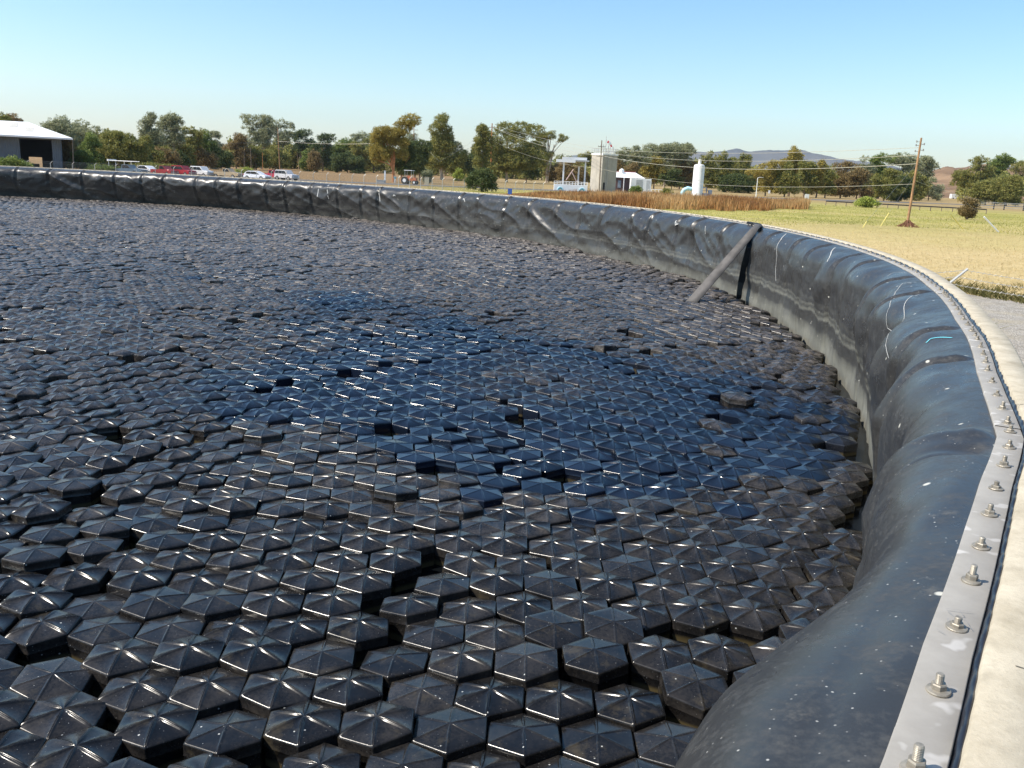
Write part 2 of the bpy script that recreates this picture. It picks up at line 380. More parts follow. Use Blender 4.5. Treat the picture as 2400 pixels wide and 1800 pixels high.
# rim radius measured along the photograph's rim: kinks at the plate joints
TH = np.array([-180, -40, -33.2, -32.2, -30.6, -29.6, -29.0, -28.25, -27.7, -26.6, -25.45, -23.0, -21.15, -18.0, -16.1, -13.7, -10.7, -5, 5, 30, 50, 75, 90, 110, 180])
RR = np.array([23.71, 23.72, 23.718, 23.709, 23.713, 23.721, 23.735, 23.75, 23.734, 23.705, 23.685, 23.682, 23.667, 23.693, 23.70, 23.735, 23.75, 23.76, 23.77, 23.72, 23.55, 23.6, 24.1, 24.2, 23.71])
def wat_r(thd): return np.interp(((thd+180) % 360)-180, [-180, -40, -20, -10, 0, 10, 25, 50, 65, 80, 95, 115, 180], [23.36, 23.37, 23.38, 23.38, 23.38, 23.38, 23.34, 23.4, 23.7, 24.0, 24.15, 24.1, 23.36])
def rim_r(thd): return np.interp(((thd+180) % 360)-180, TH, RR)
# theta samples: fine near the camera (theta about -35 deg)
def thetas():
    out = []; a = -180.0
    while a < 180:
        out.append(a); a += .045 if -40 < a < -10 else (.09 if -10 <= a < 20 else (.13 if 20 <= a < 115 else 1.0))
    return np.array(out)
THS = thetas()
def sweep(prof_fn, name, m, smooth=True, parent=None, closed=True, th=None):
    th = THS if th is None else th
    a = np.radians(th); P = prof_fn(th)            # (n, k, 2) radius,z
    n, k = P.shape[:2]
    V = np.stack([CX+P[..., 0]*np.cos(a)[:, None], CY+P[..., 0]*np.sin(a)[:, None], P[..., 1]], -1).reshape(-1, 3)
    i = np.arange(n if closed else n-1)[:, None]; j = np.arange(k-1)[None]
    q = np.stack([i*k+j, ((i+1) % n)*k+j, ((i+1) % n)*k+j+1, i*k+j+1], -1).reshape(-1, 4)
    return tpart(name, mesh_np(name, V, q, smooth), m, parent=parent)
def ringprof(pts):
    return lambda th: np.stack([np.stack([rim_r(th)+dr, np.full_like(th, z)], -1) for dr, z in pts], 1)
ZC = -.747
wall = sweep(ringprof([(.086, ZR-.02), (.094, ZC-.004), (.098, ZC), (.185, ZC), (.192, ZC-.006), (.192, ZG-.3)]), 'wall', M_conc, False)
V_ = []; Q_ = []
for st in ([(2310, 793), (2335, 798), (2357, 807)], [(2312, 793), (2340, 791)], [(2378, 949), (2398, 947), (2420, 951)], [(2215, 668), (2228, 672)], [(2380, 1560), (2400, 1566)]):
    v, q = (lambda P_: ([tuple(p+np.array([0, w_, 0])) for p in P_ for w_ in (.0016, -.0016)], [(2*i, 2*i+1, 2*i+3, 2*i+2) for i in range(len(P_)-1)]))([gp(x, y, ZC+.0015) for x, y in st]); Q_ += [tuple(i+len(V_) for i in f) for f in q]; V_ += v
tpart('crack', mesh_np('crack', V_, np.array(Q_)), flat('crack_grime', (.12, .10, .07), .9), parent=wall)
# --- liner
pa = rng.uniform(-1, 1, 400)
seams = [-60.0]
while seams[-1] < 130: seams.append(seams[-1]+rng.uniform(2.1, 4.1))
for target in (-28.7, -22.0, -14.3, -10.0):
    k = int(np.argmin(np.abs(np.array(seams)-target))); seams[k] = target
seams = np.array(sorted(x for x in seams if not (-36 < x < -29.2 or -28.3 < x < -26.5)))
def vnoise(x, y, seed):
    xi, yi = np.floor(x).astype(int), np.floor(y).astype(int); fx, fy = x-xi, y-yi
    fx = fx*fx*(3-2*fx); fy = fy*fy*(3-2*fy)
    def h(a, b):
        v = np.sin(a*127.1+b*311.7+seed*74.7)*43758.5453; return v-np.floor(v)
    return (h(xi, yi)*(1-fx)+h(xi+1, yi)*fx)*(1-fy)+(h(xi, yi+1)*(1-fx)+h(xi+1, yi+1)*fx)*fy
NS = 72
ss = np.concatenate([np.linspace(0, .42, 22), np.linspace(.42, 1, NS-21)[1:]])
def liner_prof(th, ss=ss, off=0.0):
    """returns (n,k,2): the sheet leaves the strip, rolls over a soft edge and hangs to the water"""
    th = np.asarray(th, float)[:, None]; s = np.asarray(ss, float)[None, :]
    # base section: quarter roll of radius .24 then almost straight down
    top = s < .32
    u = np.clip(s/.32, 0, 1)*math.pi/2
    rx = np.interp(th, [-180, -31, -27, -18, 180], [.205, .205, .225, .31, .32]); rz = .25
    dr = np.where(top, -rx*np.sin(u), -rx-.0*(s-.32)); z = np.where(top, ZR-.004-rz*(1-np.cos(u)), 0)
    v = np.clip((s-.32)/.68, 0, 1)
    zb = ZR-.004-rz; z = np.where(top, z, zb+(ZH-.22-zb)*v)
    dr = dr+.0*v
    arc = th*math.pi/180*23.5
    k = np.clip(np.searchsorted(seams, th[:, 0])-1, 0, len(seams)-2)
    t = ((th[:, 0]-seams[k])/(seams[k+1]-seams[k])).clip(0, 1)[:, None]
    kk = k[:, None]
    amp = (.02+.025*vnoise(kk*1.7, np.zeros_like(kk)+.3, 3))
    env = np.clip((s-.10)/.3, 0, 1)
    far = np.clip((th+2)/14, 0, 1)
    pillow = (4*t*(1-t))**.55*amp*(.75+.6*far)
    # creases running diagonally from the seams
    d1 = vnoise(arc*1.1+z*2.4, z*1.1, 11)-.5; d2 = vnoise(arc*1.9-z*3.1, z*1.7+5, 12)-.5; d3 = vnoise(arc*4.2+z*5, z*4.5, 13)-.5
    cre = (.06*d1+.035*d2*(.6+1.6*far)+.012*d3*(1+2*far))*env
    pinch = -.045*np.exp(-(t*(1-t)*14)**1.2)*np.clip(vnoise(kk*3.1+z*3.5, z*3.0+kk, 17)-.35, 0, 1)*env*1.8
    # long vertical folds on the near curved side
    near = np.clip((4-th)/10, 0, 1)
    fold = near*env*(.15*np.abs(np.sin(arc*2.15+1.0+1.3*vnoise(arc*.6, z*.8, 21)))**1.5*np.clip(1.25-.9*v, .2, 1)-.02)
    # soft dents on the roll itself
    roll = .024*(vnoise(arc*2.3, s*7, 31)-.5)*np.clip(s/.06, 0, 1)+.006*(vnoise(arc*7, s*14, 32)-.5)*np.clip(s/.06, 0, 1)
    bulge = .02*np.exp(-((th+29.1)/1.2)**2)*np.clip(s/.1, 0, 1)
    crease0 = .022*np.exp(-((th+28.25-.6*s)/.16)**2)*np.clip(s/.05, 0, 1)*np.clip(1.3-s*1.5, 0, 1)-.03*np.exp(-((th+28.65-.5*s)/.10)**2)*np.clip(s/.04, 0, 1)*np.clip(1.2-s*1.5, 0, 1)
    ks = np.argmin(np.abs(th-seams[None, :]), 1); ds = th-seams[ks][:, None]-.25*(s-.3)
    seam = (-.020*np.exp(-(ds/.07)**2)+.014*np.exp(-((ds-.16)/.09)**2))*np.clip(s/.06, 0, 1)*(1+1.2*far)
    rg = lambda n_: (1-np.abs(2*n_-1))**3
    sharp = (rg(vnoise(arc*.8-z*1.6, z*1.2+arc*.12, 41))*.05+rg(vnoise(arc*1.1-z*2.4, z*.8+3, 42))*.025)*env*(.3+1.0*far)
    inn = pillow*env*1.25+seam+sharp+cre+pinch+fold+roll+bulge+crease0+off
    nu = np.where(top, u, math.pi/2)
    Rr = rim_r(th)+dr-inn*np.sin(nu); Z = z+inn*np.cos(nu)
    wr = wat_r(th)
    Rr = np.where(v > .0, Rr*(1-v**1.5)+(wr+.3*(Rr-(rim_r(th)-.37))-off)*v**1.5, Rr)
    return np.stack([Rr, Z], -1)
liner = sweep(lambda th: liner_prof(th), 'liner', M_liner)
# liner edge sticking up behind the strip
def edge_prof(th):
    w = .004*np.sin(th*9)+.003*np.sin(th*31+1)
    return np.stack([np.stack([rim_r(th)+d, z+w*k], -1) for d, z, k in ((.078, ZR-.006, 0), (.0865, ZR+.014, 1), (.0925, ZR+.013, 1), (.096, ZR-.02, 0))], 1)
sweep(edge_prof, 'liner_edge', M_black)
# clamp strip in plates about 4.9 degrees long, each overlapping the next by a hair
joints = [-180+((-27.95+180) % 5.1)+5.1*i for i in range(74)]
strip = empty('clamp_strip'); strip.parent = tank
strip.location = (0, 0, 0)
bm_v = []; bm_f = []
for i, j0 in enumerate(joints[:-1]):
    j1 = j0+5.1+.12; zz = .003*(i % 2)
    th = np.linspace(j0, j1, 26)
    P = np.stack([np.stack([rim_r(th)+d, np.full_like(th, z+zz)], -1) for d, z in ((.0, ZR-.008), (.0005, ZR+.0035), (.003, ZR+.005), (.0765, ZR+.005), (.0785, ZR+.0035), (.079, ZR-.008))], 1)
    a = np.radians(th); n, k = P.shape[:2]
    V = np.stack([CX+P[..., 0]*np.cos(a)[:, None], CY+P[..., 0]*np.sin(a)[:, None], P[..., 1]], -1).reshape(-1, 3)
    b = len(bm_v); bm_v += V.tolist()
    for x in range(n-1):
        for y in range(k-1): bm_f.append((b+x*k+y, b+(x+1)*k+y, b+(x+1)*k+y+1, b+x*k+y+1))
bpy.data.objects.remove(strip)
strip = tpart('clamp_strip', mesh_np('clamp_strip', bm_v, np.array(bm_f)), M_strip)
# --- bolts
bm = MB()
bm.lathe([(.0, -.004), (.0185, -.004), (.0195, 0), (.0185, .0025), (.0135, .004), (.0125, .0045)], 24)
hexr = .0122
pr = [(hexr*.98, .0035), (hexr*1.0, .005), (hexr, .014), (hexr*.88, .0165)]
b0 = len(bm.v)
for r_, z_ in pr:
    for k in range(6): bm.v.append((r_*math.cos(k*math.pi/3), r_*math.sin(k*math.pi/3), z_))
for i in range(3):
    for k in range(6): a, b = b0+i*6+k, b0+i*6+(k+1) % 6; bm.f.append([a, b, b+6, a+6])
bm.f.append([b0+18+k for k in range(6)])
sp = [(.0062, .016)]
z_ = .017
while z_ < .034: sp += [(.0068, z_), (.0059, z_+.0012)]; z_ += .0024
sp += [(.0066, .035), (.0052, .0375), (.0, .038)]
bm.lathe(sp, 14)
b_o = bm.build('bolt', M_bolt); bolt_me = b_o.data; bpy.data.objects.remove(b_o)
B = [-34.3, -33.75, -33.15, -32.58, -31.98, -31.41, -30.9, -30.31, -29.75, -29.16, -28.61, -28.09, -27.83, -27.28, -26.71, -26.06, -25.41, -24.91, -24.37, -23.82, -23.21, -22.87, -22.39]
a = B[-1]; nx = -17.9
while a < 116:
    a += .59
    if a > nx: B.append(nx-.1); B.append(nx+.2); a = nx+.2; nx += 5.1
    else: B.append(a)
BR = .042
def bolt_at(th):
    r = rim_r(th)+BR; return np.array([CX+r*math.cos(R(th)), CY+r*math.sin(R(th)), ZR+.008])
Bs = sorted(B, key=lambda t: np.hypot(*bolt_at(t)[:2]) if t > -32.8 else 50)
for i, t in enumerate(Bs[:100]):
    o = link('bolt', bolt_me, None, strip); p = bolt_at(t)
    o.location = (p[0]-CX, p[1]-CY, p[2]-ZG); s_ = random.uniform(.92, 1.1)
    o.scale = (.98, .98, random.uniform(.52, .8) if i != 2 else .95); o.rotation_euler = (random.uniform(-.05, .05), random.uniform(-.05, .05), random.uniform(0, 6))
bv = np.array([v.co[:] for v in bolt_me.vertices]); bf = [list(p.vertices) for p in bolt_me.polygons]
rest = MB()
for t in Bs[100:]:
    p = bolt_at(t)-np.array([CX, CY, ZG]); q = bv*random.uniform(.9, 1.1)
    n0 = len(rest.v); rest.v += [tuple(x) for x in (q+p)]; rest.f += [[j+n0 for j in f] for f in bf]
tag(rest.build('bolt', M_bolt, strip), kind='stuff')
# --- scratched writing on the strip
def ribbon(name, pts3, w, m, parent, nrm=(0, 0, 1)):
    V = []; q = []; pts3 = [Vector(p) for p in pts3]
    for i, p in enumerate(pts3):
        t = (pts3[min(i+1, len(pts3)-1)]-pts3[max(0, i-1)]).normalized(); s_ = t.cross(Vector(nrm) if not hasattr(nrm, '__call__') else nrm(p)).normalized()*w/2
        V += [tuple(p+s_), tuple(p-s_)]
    q = [(2*i, 2*i+1, 2*i+3, 2*i+2) for i in range(len(pts3)-1)]
    return V, q
def tz(x, y, ox=2050, oy=1350, k=.2713, z=ZR+.0105): return gp(ox+k*x, oy+k*y, z)
V_ = []; Q_ = []
for st in ([(612, 278), (700, 290), (845, 308)], [(620, 292), (665, 325), (720, 334), (768, 340)], [(768, 342), (735, 298)], [(635, 362), (630, 388), (655, 411), (695, 416), (712, 398), (712, 366), (738, 352), (775, 366), (800, 400), (820, 435), (845, 462)], [(535, 455), (600, 490)]):
    v, q = ribbon('s', [tz(*p) for p in st], .0011, None, None); Q_ += [tuple(i+len(V_) for i in f) for f in q]; V_ += v
tpart('lettering', mesh_np('lettering', V_, np.array(Q_)), M_scratch, parent=strip)
# --- chalk marks on the liner, each laid on the sheet's surface
LT = np.arange(-34, 60, .1); LS = np.linspace(0, 1, 90); LP = liner_prof(LT, LS, .0025)
LX = CX+LP[..., 0]*np.cos(np.radians(LT))[:, None]; LY = CY+LP[..., 0]*np.sin(np.radians(LT))[:, None]; LZ = LP[..., 1]
Lxyz = np.stack([LX, LY, LZ], -1); Ld = Lxyz@fwd; Lpx = np.stack([1200+F*(Lxyz@rgt)/Ld, 900-F*(Lxyz@upv)/Ld], -1)
def liner_ts(x, y):
    d = ((Lpx-np.array([x, y]))**2).sum(-1)*(1+.02*Ld); i, j = np.unravel_index(np.argmin(d), d.shape); return LT[i], LS[j]
def chalk(paths, name, m, w):
    if len(paths) > 1:
        for q__ in paths: chalk([q__], name, m, w)
        return
    V_ = []; Q_ = []
    for pts in paths:
        ts = [liner_ts(*p) for p in pts]; fine = []
        for a, b in zip(ts[:-1], ts[1:]):
            for k in range(6): fine.append((a[0]+(b[0]-a[0])*k/6, a[1]+(b[1]-a[1])*k/6))
        fine.append(ts[-1]); P3 = []; N3 = []
        for th, s_ in fine:
            q = liner_prof(np.array([th]), np.array([s_, min(s_+.01, 1)]), .0025)[0]; r_, z_ = q[0]
            P3.append(Vector((CX+r_*math.cos(R(th)), CY+r_*math.sin(R(th)), z_)))
            dr, dz = q[1]-q[0]; nn = Vector((dz*math.cos(R(th)), dz*math.sin(R(th)), -dr)).normalized(); N3.append(nn)
        n0 = len(V_)
        for i, p in enumerate(P3):
            t = (P3[min(i+1, len(P3)-1)]-P3[max(0, i-1)])
            t = t.normalized() if t.length > 1e-9 else Vector((0, 0, 1)); s_ = t.cross(N3[i]).normalized()*w/2
            V_ += [tuple(p+s_), tuple(p-s_)]
        Q_ += [(n0+2*i, n0+2*i+1, n0+2*i+3, n0+2*i+2) for i in range(len(P3)-1)]
    return tpart(name, mesh_np(name, V_, np.array(Q_)), m, parent=liner)
Z8 = lambda x, y: (1500+.27125*x, 500+.27125*y)
Z6 = lambda x, y: (1900+.3014*x, 600+.3014*y)
Z2 = lambda x, y: (500+.27125*x, 220+.27125*y)
Z7 = lambda x, y: (1800+.4823*x, 1000+.4823*y)
chalk([[Z8(1262, 175), Z8(1215, 230), Z8(1185, 370), Z8(1172, 480), Z8(1177, 580)], [Z8(1690, 297), Z8(1655, 330), Z8(1618, 415)], [Z8(568, 110), Z8(562, 180)]], 'chalk_line', M_chalk, .013)
chalk([[Z6(740, 130), Z6(660, 125), Z6(590, 160)], [Z6(785, 212), Z6(720, 212), Z6(660, 280), Z6(615, 400), Z6(605, 560), Z6(600, 660), Z6(570, 760), Z6(540, 890)], [Z6(845, 300), Z6(790, 310), Z6(720, 400), Z6(670, 550), Z6(610, 800)]], 'chalk_line', M_chalk, .0045)
chalk([[Z6(1110, 632), Z6(1000, 630), Z6(930, 635), Z6(900, 665)]], 'chalk_line', M_cyan, .011)
chalk([[Z2(430, 755), Z2(437, 905)], [Z2(1002, 785), Z2(1000, 910)], [Z2(1440, 815), Z2(1437, 930)], [Z2(1550, 885), Z2(1558, 872), Z2(1570, 880)], [Z2(2155, 910), Z2(2168, 905), (1090, 472)], [Z8(305, 70), Z8(320, 62), Z8(305, 85), Z8(322, 90), Z8(310, 102)]], 'chalk_line', M_chalk, .03)

# ---------------------------------------------------------------- water and floating covers
tag(disc('water', 24.7, ZH-.115, M_water, 180, CX, CY, (0, .5, 1)), kind='structure')
SP = .270
def hexmesh(lod, typ=0):
    Rh = SP*.942/math.sqrt(3); A_ = [np.array([math.cos(math.pi/6+k*math.pi/3), math.sin(math.pi/6+k*math.pi/3)])*Rh for k in range(6)]
    so = {0: [0, .002, .0035, .005, .007, .009, .012], 1: [0, .005, .011], 2: [0]}[lod]
    # height of the groove or rib at those distances from the ridge line
    if typ == 0: rib = {0: [.0030, .0027, .0022, .0015, .0005, 0, 0], 1: [.0026, .0012, 0], 2: [0]}[lod]
    else: rib = {0: [.0008, .0056, .0060, .0052, .0036, .0020, 0], 1: [.0046, .0034, 0], 2: [0]}[lod]
    rise, pw = ((.021, 1.08), (.023, 1.28))[typ]
    tr = {0: [.10, .3, .55, .8, 1.0], 1: [.12, .55, 1.0], 2: [.5, 1.0]}[lod]
    skirt = {0: [(.0018, -.0009), (.0050, -.0034), (.0064, -.0066), (.0068, -.014), (.0060, -.045), (.0076, -.047), (.0060, -.049), (.003, -.10), (.002, -.17)], 1: [(.0055, -.0040), (.0070, -.012), (.003, -.16)], 2: [(.004, -.006), (-.001, -.16)]}[lod]
    V = []; n = 0
    def ringpts(sc_, z0, ribk, out=0):
        P = []
        for k in range(6):
            a, b = A_[k]*sc_, A_[(k+1) % 6]*sc_; e = (b-a); L = np.linalg.norm(e); e = e/L; nn = np.array([e[1], -e[0]]); f = min(1, L/.04)
            for d, h in zip(so, rib): P.append((*(a+e*d*f+(nn*out if d > 0 else (a/np.linalg.norm(a))*out*1.1)), z0+h*ribk))
            if lod < 2: P.append((*((a+b)/2+nn*out), z0))
            for d, h in list(zip(so, rib))[:0:-1]: P.append((*(b-e*d*f+nn*out), z0+h*ribk))
        return P
    for t_ in tr: V += ringpts(t_, rise*(1-t_**pw), (1 if t_ < .97 else .25)*(1 if t_ > .2 else .6))
    for o_, z_ in skirt: V += ringpts(1.0, z_, 0, o_)
    k = len(V)//(len(tr)+len(skirt)); V.append((0, 0, rise+(.0015 if typ == 0 else -.002))); ap = len(V)-1
    V = np.array(V)-np.array([0, 0, rise*.2]); nr = len(tr)+len(skirt)
    tri = np.array([(ap, i, (i+1) % k) for i in range(k)]); q = np.array([(r_*k+i, (r_+1)*k+i, (r_+1)*k+(i+1) % k, r_*k+(i+1) % k) for r_ in range(nr-1) for i in range(k)])
    return mesh_np('hex', V, [q, tri], lod < 2)
HM = [[hexmesh(l, t) for t in (0, 1)] for l in (0, 1, 2)]
L0, L1, L2 = HM[0][0], HM[1][0], HM[2][0]
# packing: slightly turned grains of a hexagonal lattice, then pushed apart
Rmax = 24.6-SP/2
gs = []
def lim_r(p): return wat_r(np.degrees(np.arctan2(p[:, 1]-CY, p[:, 0]-CX)))-SP*.52
def in_t(p): return np.hypot(p[:, 0]-CX, p[:, 1]-CY)
seeds = []
while len(seeds) < 260:
    a = rng.uniform(0, 2*math.pi); r = Rmax*math.sqrt(rng.uniform()); seeds.append((CX+r*math.cos(a), CY+r*math.sin(a)))
seeds = np.array([(-2.4, 2.4), (-1.2, 3.5), (.2, 3.0), (1.0, 4.6), (-3.8, 5.2)]+seeds)
rot = rng.normal(4, 9, len(seeds)); 
nr_ = np.hypot(seeds[:, 0], seeds[:, 1]) < 9; rot[nr_] = np.clip(rot[nr_], 0, 9); rot[:5] = [7, 5, -1, 1, 8]
offs = rng.uniform(-.5, .5, (len(seeds), 2))*SP*.7
n = int(2*Rmax/SP)+6
ii, jj = np.meshgrid(np.arange(-n, n), np.arange(-n, n)); LA = np.stack([(ii+.5*jj)*SP, jj*SP*math.sqrt(3)/2], -1).reshape(-1, 2)
LA = LA[np.hypot(LA[:, 0], LA[:, 1]) < 6.5]
pts = []; ang = []; gid = []
for g, (s_, ro) in enumerate(zip(seeds, rot)):
    c, s2 = math.cos(R(ro)), math.sin(R(ro)); base = np.round(s_/SP)*SP
    q = LA@np.array([[c, s2], [-s2, c]])+s_+offs[g]
    q = q[in_t(q) < lim_r(q)]
    wob = np.stack([q[:, 0]+.35*np.sin(q[:, 1]*1.7+1)+.15*np.sin(q[:, 0]*4), q[:, 1]+.35*np.sin(q[:, 0]*1.3)], -1)
    d = ((wob[:, None]-seeds[None])**2).sum(-1); q = q[np.argmin(d, 1) == g]
    pts.append(q); ang.append(np.full(len(q), R(ro))); gid.append(np.full(len(q), g))
pts = np.concatenate(pts); ang = np.concatenate(ang); gid = np.concatenate(gid)
def pairs(P, rad):
    c = np.floor(P/rad).astype(np.int64)+1000; key = c[:, 0]*4096+c[:, 1]; o = np.argsort(key); ks = key[o]; out = []
    for dx, dy in ((0, 0), (1, 0), (0, 1), (1, 1), (1, -1)):
        k2 = key+dx*4096+dy; a = np.searchsorted(ks, k2); b = np.searchsorted(ks, k2, side='right')
        for m in range(6):
            ok = a+m < b; i = np.nonzero(ok)[0]; j = o[(a+m)[ok]]
            if dx == 0 and dy == 0: s_ = i < j; i, j = i[s_], j[s_]
            out.append(np.stack([i, j], 1))
    pr = np.concatenate(out); d = np.hypot(*(P[pr[:, 0]]-P[pr[:, 1]]).T); s_ = (d < rad) & (d > 0); return pr[s_], d[s_]
pr_, d_ = pairs(pts, .30); kill = np.zeros(len(pts), bool)
for i, j in pr_[d_ < SP*.60]:
    if not kill[i] and not kill[j]: kill[j] = True
keep = ~kill; pts, ang, gid = pts[keep], ang[keep], gid[keep]
for it in range(45):
    pr_, d_ = pairs(pts, .30); m = d_ < SP*1.004; pr2, d2 = pr_[m], d_[m]
    v = (pts[pr2[:, 0]]-pts[pr2[:, 1]])/d2[:, None]*((SP*1.004-d2)*.45)[:, None]
    mv = np.zeros_like(pts); np.add.at(mv, pr2[:, 0], v); np.add.at(mv, pr2[:, 1], -v); pts = pts+np.clip(mv, -.05, .05)
    r = in_t(pts); lm = lim_r(pts); k = r > lm; cc = np.array([CX, CY]); pts[k] = cc+(pts[k]-cc)*(lm[k]/r[k])[:, None]
# local tilt follows the grain, plus a little of its own
gt = rng.normal(0, .035, (len(seeds), 2)); gz = rng.normal(0, .006, len(seeds))
typ = (rng.uniform(size=len(pts)) < np.where(rng.uniform(size=len(seeds)) < .4, .35, .85)[gid]).astype(int)
tl = gt[gid]+rng.normal(0, .034, (len(pts), 2)); zz = ZH+gz[gid]+rng.normal(0, .008, len(pts))
ang = ang+rng.normal(0, R(1.5), len(pts))
special = rng.uniform(size=len(pts)) < .012
tl[special] += rng.normal(0, .06, (special.sum(), 2)); zz[special] += rng.uniform(.0, .035, special.sum())
gone = (rng.uniform(size=len(pts)) < .009) & (np.hypot(pts[:, 0], pts[:, 1]) > 5)
pts, ang, gid, tl, zz, typ = pts[~gone], ang[~gone], gid[~gone], tl[~gone], zz[~gone], typ[~gone]
rnd = rng.uniform(size=len(pts))
# wet (blue reflecting) covers
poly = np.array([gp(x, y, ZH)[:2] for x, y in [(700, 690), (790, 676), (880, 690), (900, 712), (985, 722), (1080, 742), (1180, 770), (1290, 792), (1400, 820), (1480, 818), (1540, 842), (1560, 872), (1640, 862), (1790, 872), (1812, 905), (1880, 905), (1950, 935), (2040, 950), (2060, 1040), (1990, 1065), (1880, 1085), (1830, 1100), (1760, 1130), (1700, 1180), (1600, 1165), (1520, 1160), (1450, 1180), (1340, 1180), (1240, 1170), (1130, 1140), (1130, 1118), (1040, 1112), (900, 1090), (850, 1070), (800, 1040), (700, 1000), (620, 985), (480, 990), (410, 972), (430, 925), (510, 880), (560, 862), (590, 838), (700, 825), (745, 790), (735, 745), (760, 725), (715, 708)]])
def inside(P, poly):
    x, y = P[:, 0], P[:, 1]; c = np.zeros(len(P), bool); j = len(poly)-1
    for i in range(len(poly)):
        xi, yi = poly[i]; xj, yj = poly[j]
        k = ((yi > y) != (yj > y)) & (x < (xj-xi)*(y-yi)/(yj-yi+1e-12)+xi); c ^= k; j = i
    return c
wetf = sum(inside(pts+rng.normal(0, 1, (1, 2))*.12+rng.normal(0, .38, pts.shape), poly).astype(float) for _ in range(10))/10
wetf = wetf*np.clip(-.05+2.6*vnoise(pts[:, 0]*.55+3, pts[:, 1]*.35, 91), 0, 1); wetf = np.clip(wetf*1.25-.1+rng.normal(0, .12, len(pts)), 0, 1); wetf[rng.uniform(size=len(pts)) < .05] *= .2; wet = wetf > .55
dcam = np.hypot(pts[:, 0], pts[:, 1])
odd = (rng.uniform(size=len(pts)) < .004) & (dcam > 6); wet |= odd; wetf[odd] = .9
# screen position, to find the ones that show largest
P3 = np.stack([pts[:, 0], pts[:, 1], zz], -1); dep = P3@fwd; px = 1200+F*(P3@rgt)/dep; py = 900-F*(P3@upv)/dep
Lt = np.degrees(np.arctan2(pts[:, 1]-CY, pts[:, 0]-CX))
# hidden behind the near roll of the liner: right of its silhouette
sil = np.interp(py, [1000, 1139, 1248, 1476, 1780, 1900], [2400, 2062, 2007, 1845, 1617, 1530])
vis = (dep > .3) & (px > -40) & (px < 2440) & (py > 0) & (py < 1850) & (px < sil+30)
score = np.where(vis, 1/dep, 0); order = np.argsort(-score); near = order[:300]; isn = np.zeros(len(pts), bool); isn[near] = True
drop = (~vis) & (dcam < 3.0) & (np.hypot(pts[:, 0]-.3, pts[:, 1]-1.2) < .0)
G = 'black hexagonal covers floating nearest the camera'
def euler_mat(a, tx, ty): return Matrix.Rotation(tx, 4, 'X') @ Matrix.Rotation(ty, 4, 'Y') @ Matrix.Rotation(a, 4, 'Z')
L0s = [HM[0][0].copy(), HM[0][1].copy()]; L0w = [HM[0][0].copy(), HM[0][1].copy()]
for m_ in L0s: m_.materials.append(M_hex)
for m_ in L0w: m_.materials.append(M_wet)
for i in near:
    o = bpy.data.objects.new('hexagonal_cover', L0w[typ[i]] if wet[i] else L0s[typ[i]]); COL.objects.link(o)
    o.matrix_world = Matrix.Translation((pts[i, 0], pts[i, 1], zz[i])) @ euler_mat(ang[i]+math.pi/3*random.randint(0, 5), tl[i, 0], tl[i, 1])
    tag(o, 'wet navy blue hexagonal cover floating among the nearest dusty black ones' if wet[i] else 'dusty black hexagonal plastic cover with a six ridged top floating close to the camera', 'float cover', G)
def merged(idx, me, name, label, m):
    V0 = np.empty(len(me.vertices)*3, np.float32); me.vertices.foreach_get('co', V0); V0 = V0.reshape(-1, 3)
    byn = {}
    for p in me.polygons: byn.setdefault(len(p.vertices), []).append(list(p.vertices))
    c, s = np.cos(ang[idx]), np.sin(ang[idx]); N = len(idx)
    x = V0[None, :, 0]*c[:, None]-V0[None, :, 1]*s[:, None]; y = V0[None, :, 0]*s[:, None]+V0[None, :, 1]*c[:, None]; z = V0[None, :, 2]+x*(-tl[idx, 1])[:, None]+y*tl[idx, 0][:, None]
    V = np.stack([x+pts[idx, 0][:, None], y+pts[idx, 1][:, None], z+zz[idx][:, None]], -1).reshape(-1, 3)
    Fs = [(np.array(f)[None]+(np.arange(N)*len(V0))[:, None, None]).reshape(-1, k) for k, f in byn.items()]
    return V, Fs, np.stack([np.repeat(rnd[idx], len(V0)), np.repeat(wetf[idx], len(V0))])
def build_merged(groups, name, label, m, group=None):
    Vs = []; Fa = {}; rs = []; n0 = 0; sm = []
    for idx, me in groups:
        if not len(idx): continue
        V, Fs, r_ = merged(idx, me, '', '', None); Vs.append(V); rs.append(r_)
        for f in Fs: Fa.setdefault((f.shape[1], me.polygons[0].use_smooth), []).append(f+n0)
        n0 += len(V)
    Fl = []; smo = []
    for (k, s_), l in Fa.items():
        f = np.concatenate(l); Fl.append(f); smo.append(np.full(len(f), s_))
    me = bpy.data.meshes.new(name); V = np.concatenate(Vs).astype(np.float32)
    me.vertices.add(len(V)); me.vertices.foreach_set('co', V.ravel())
    me.loops.add(sum(f.size for f in Fl)); me.loops.foreach_set('vertex_index', np.concatenate([f.ravel() for f in Fl]).astype(np.int32))
    tot = np.concatenate([np.full(len(f), f.shape[1], np.int32) for f in Fl]); st = np.concatenate([[0], np.cumsum(tot)[:-1]]).astype(np.int32)
    me.polygons.add(len(tot)); me.polygons.foreach_set('loop_start', st); me.polygons.foreach_set('loop_total', tot)
    me.polygons.foreach_set('use_smooth', np.concatenate(smo))
    me.update(calc_edges=True)
    at = me.attributes.new('rnd', 'FLOAT', 'POINT'); at.data.foreach_set('value', np.concatenate(rs, 1)[0].astype(np.float32))
    at = me.attributes.new('wet', 'FLOAT', 'POINT'); at.data.foreach_set('value', np.concatenate(rs, 1)[1].astype(np.float32))
    return tag(link(name, me, m), label, 'float covers', group, 'stuff')
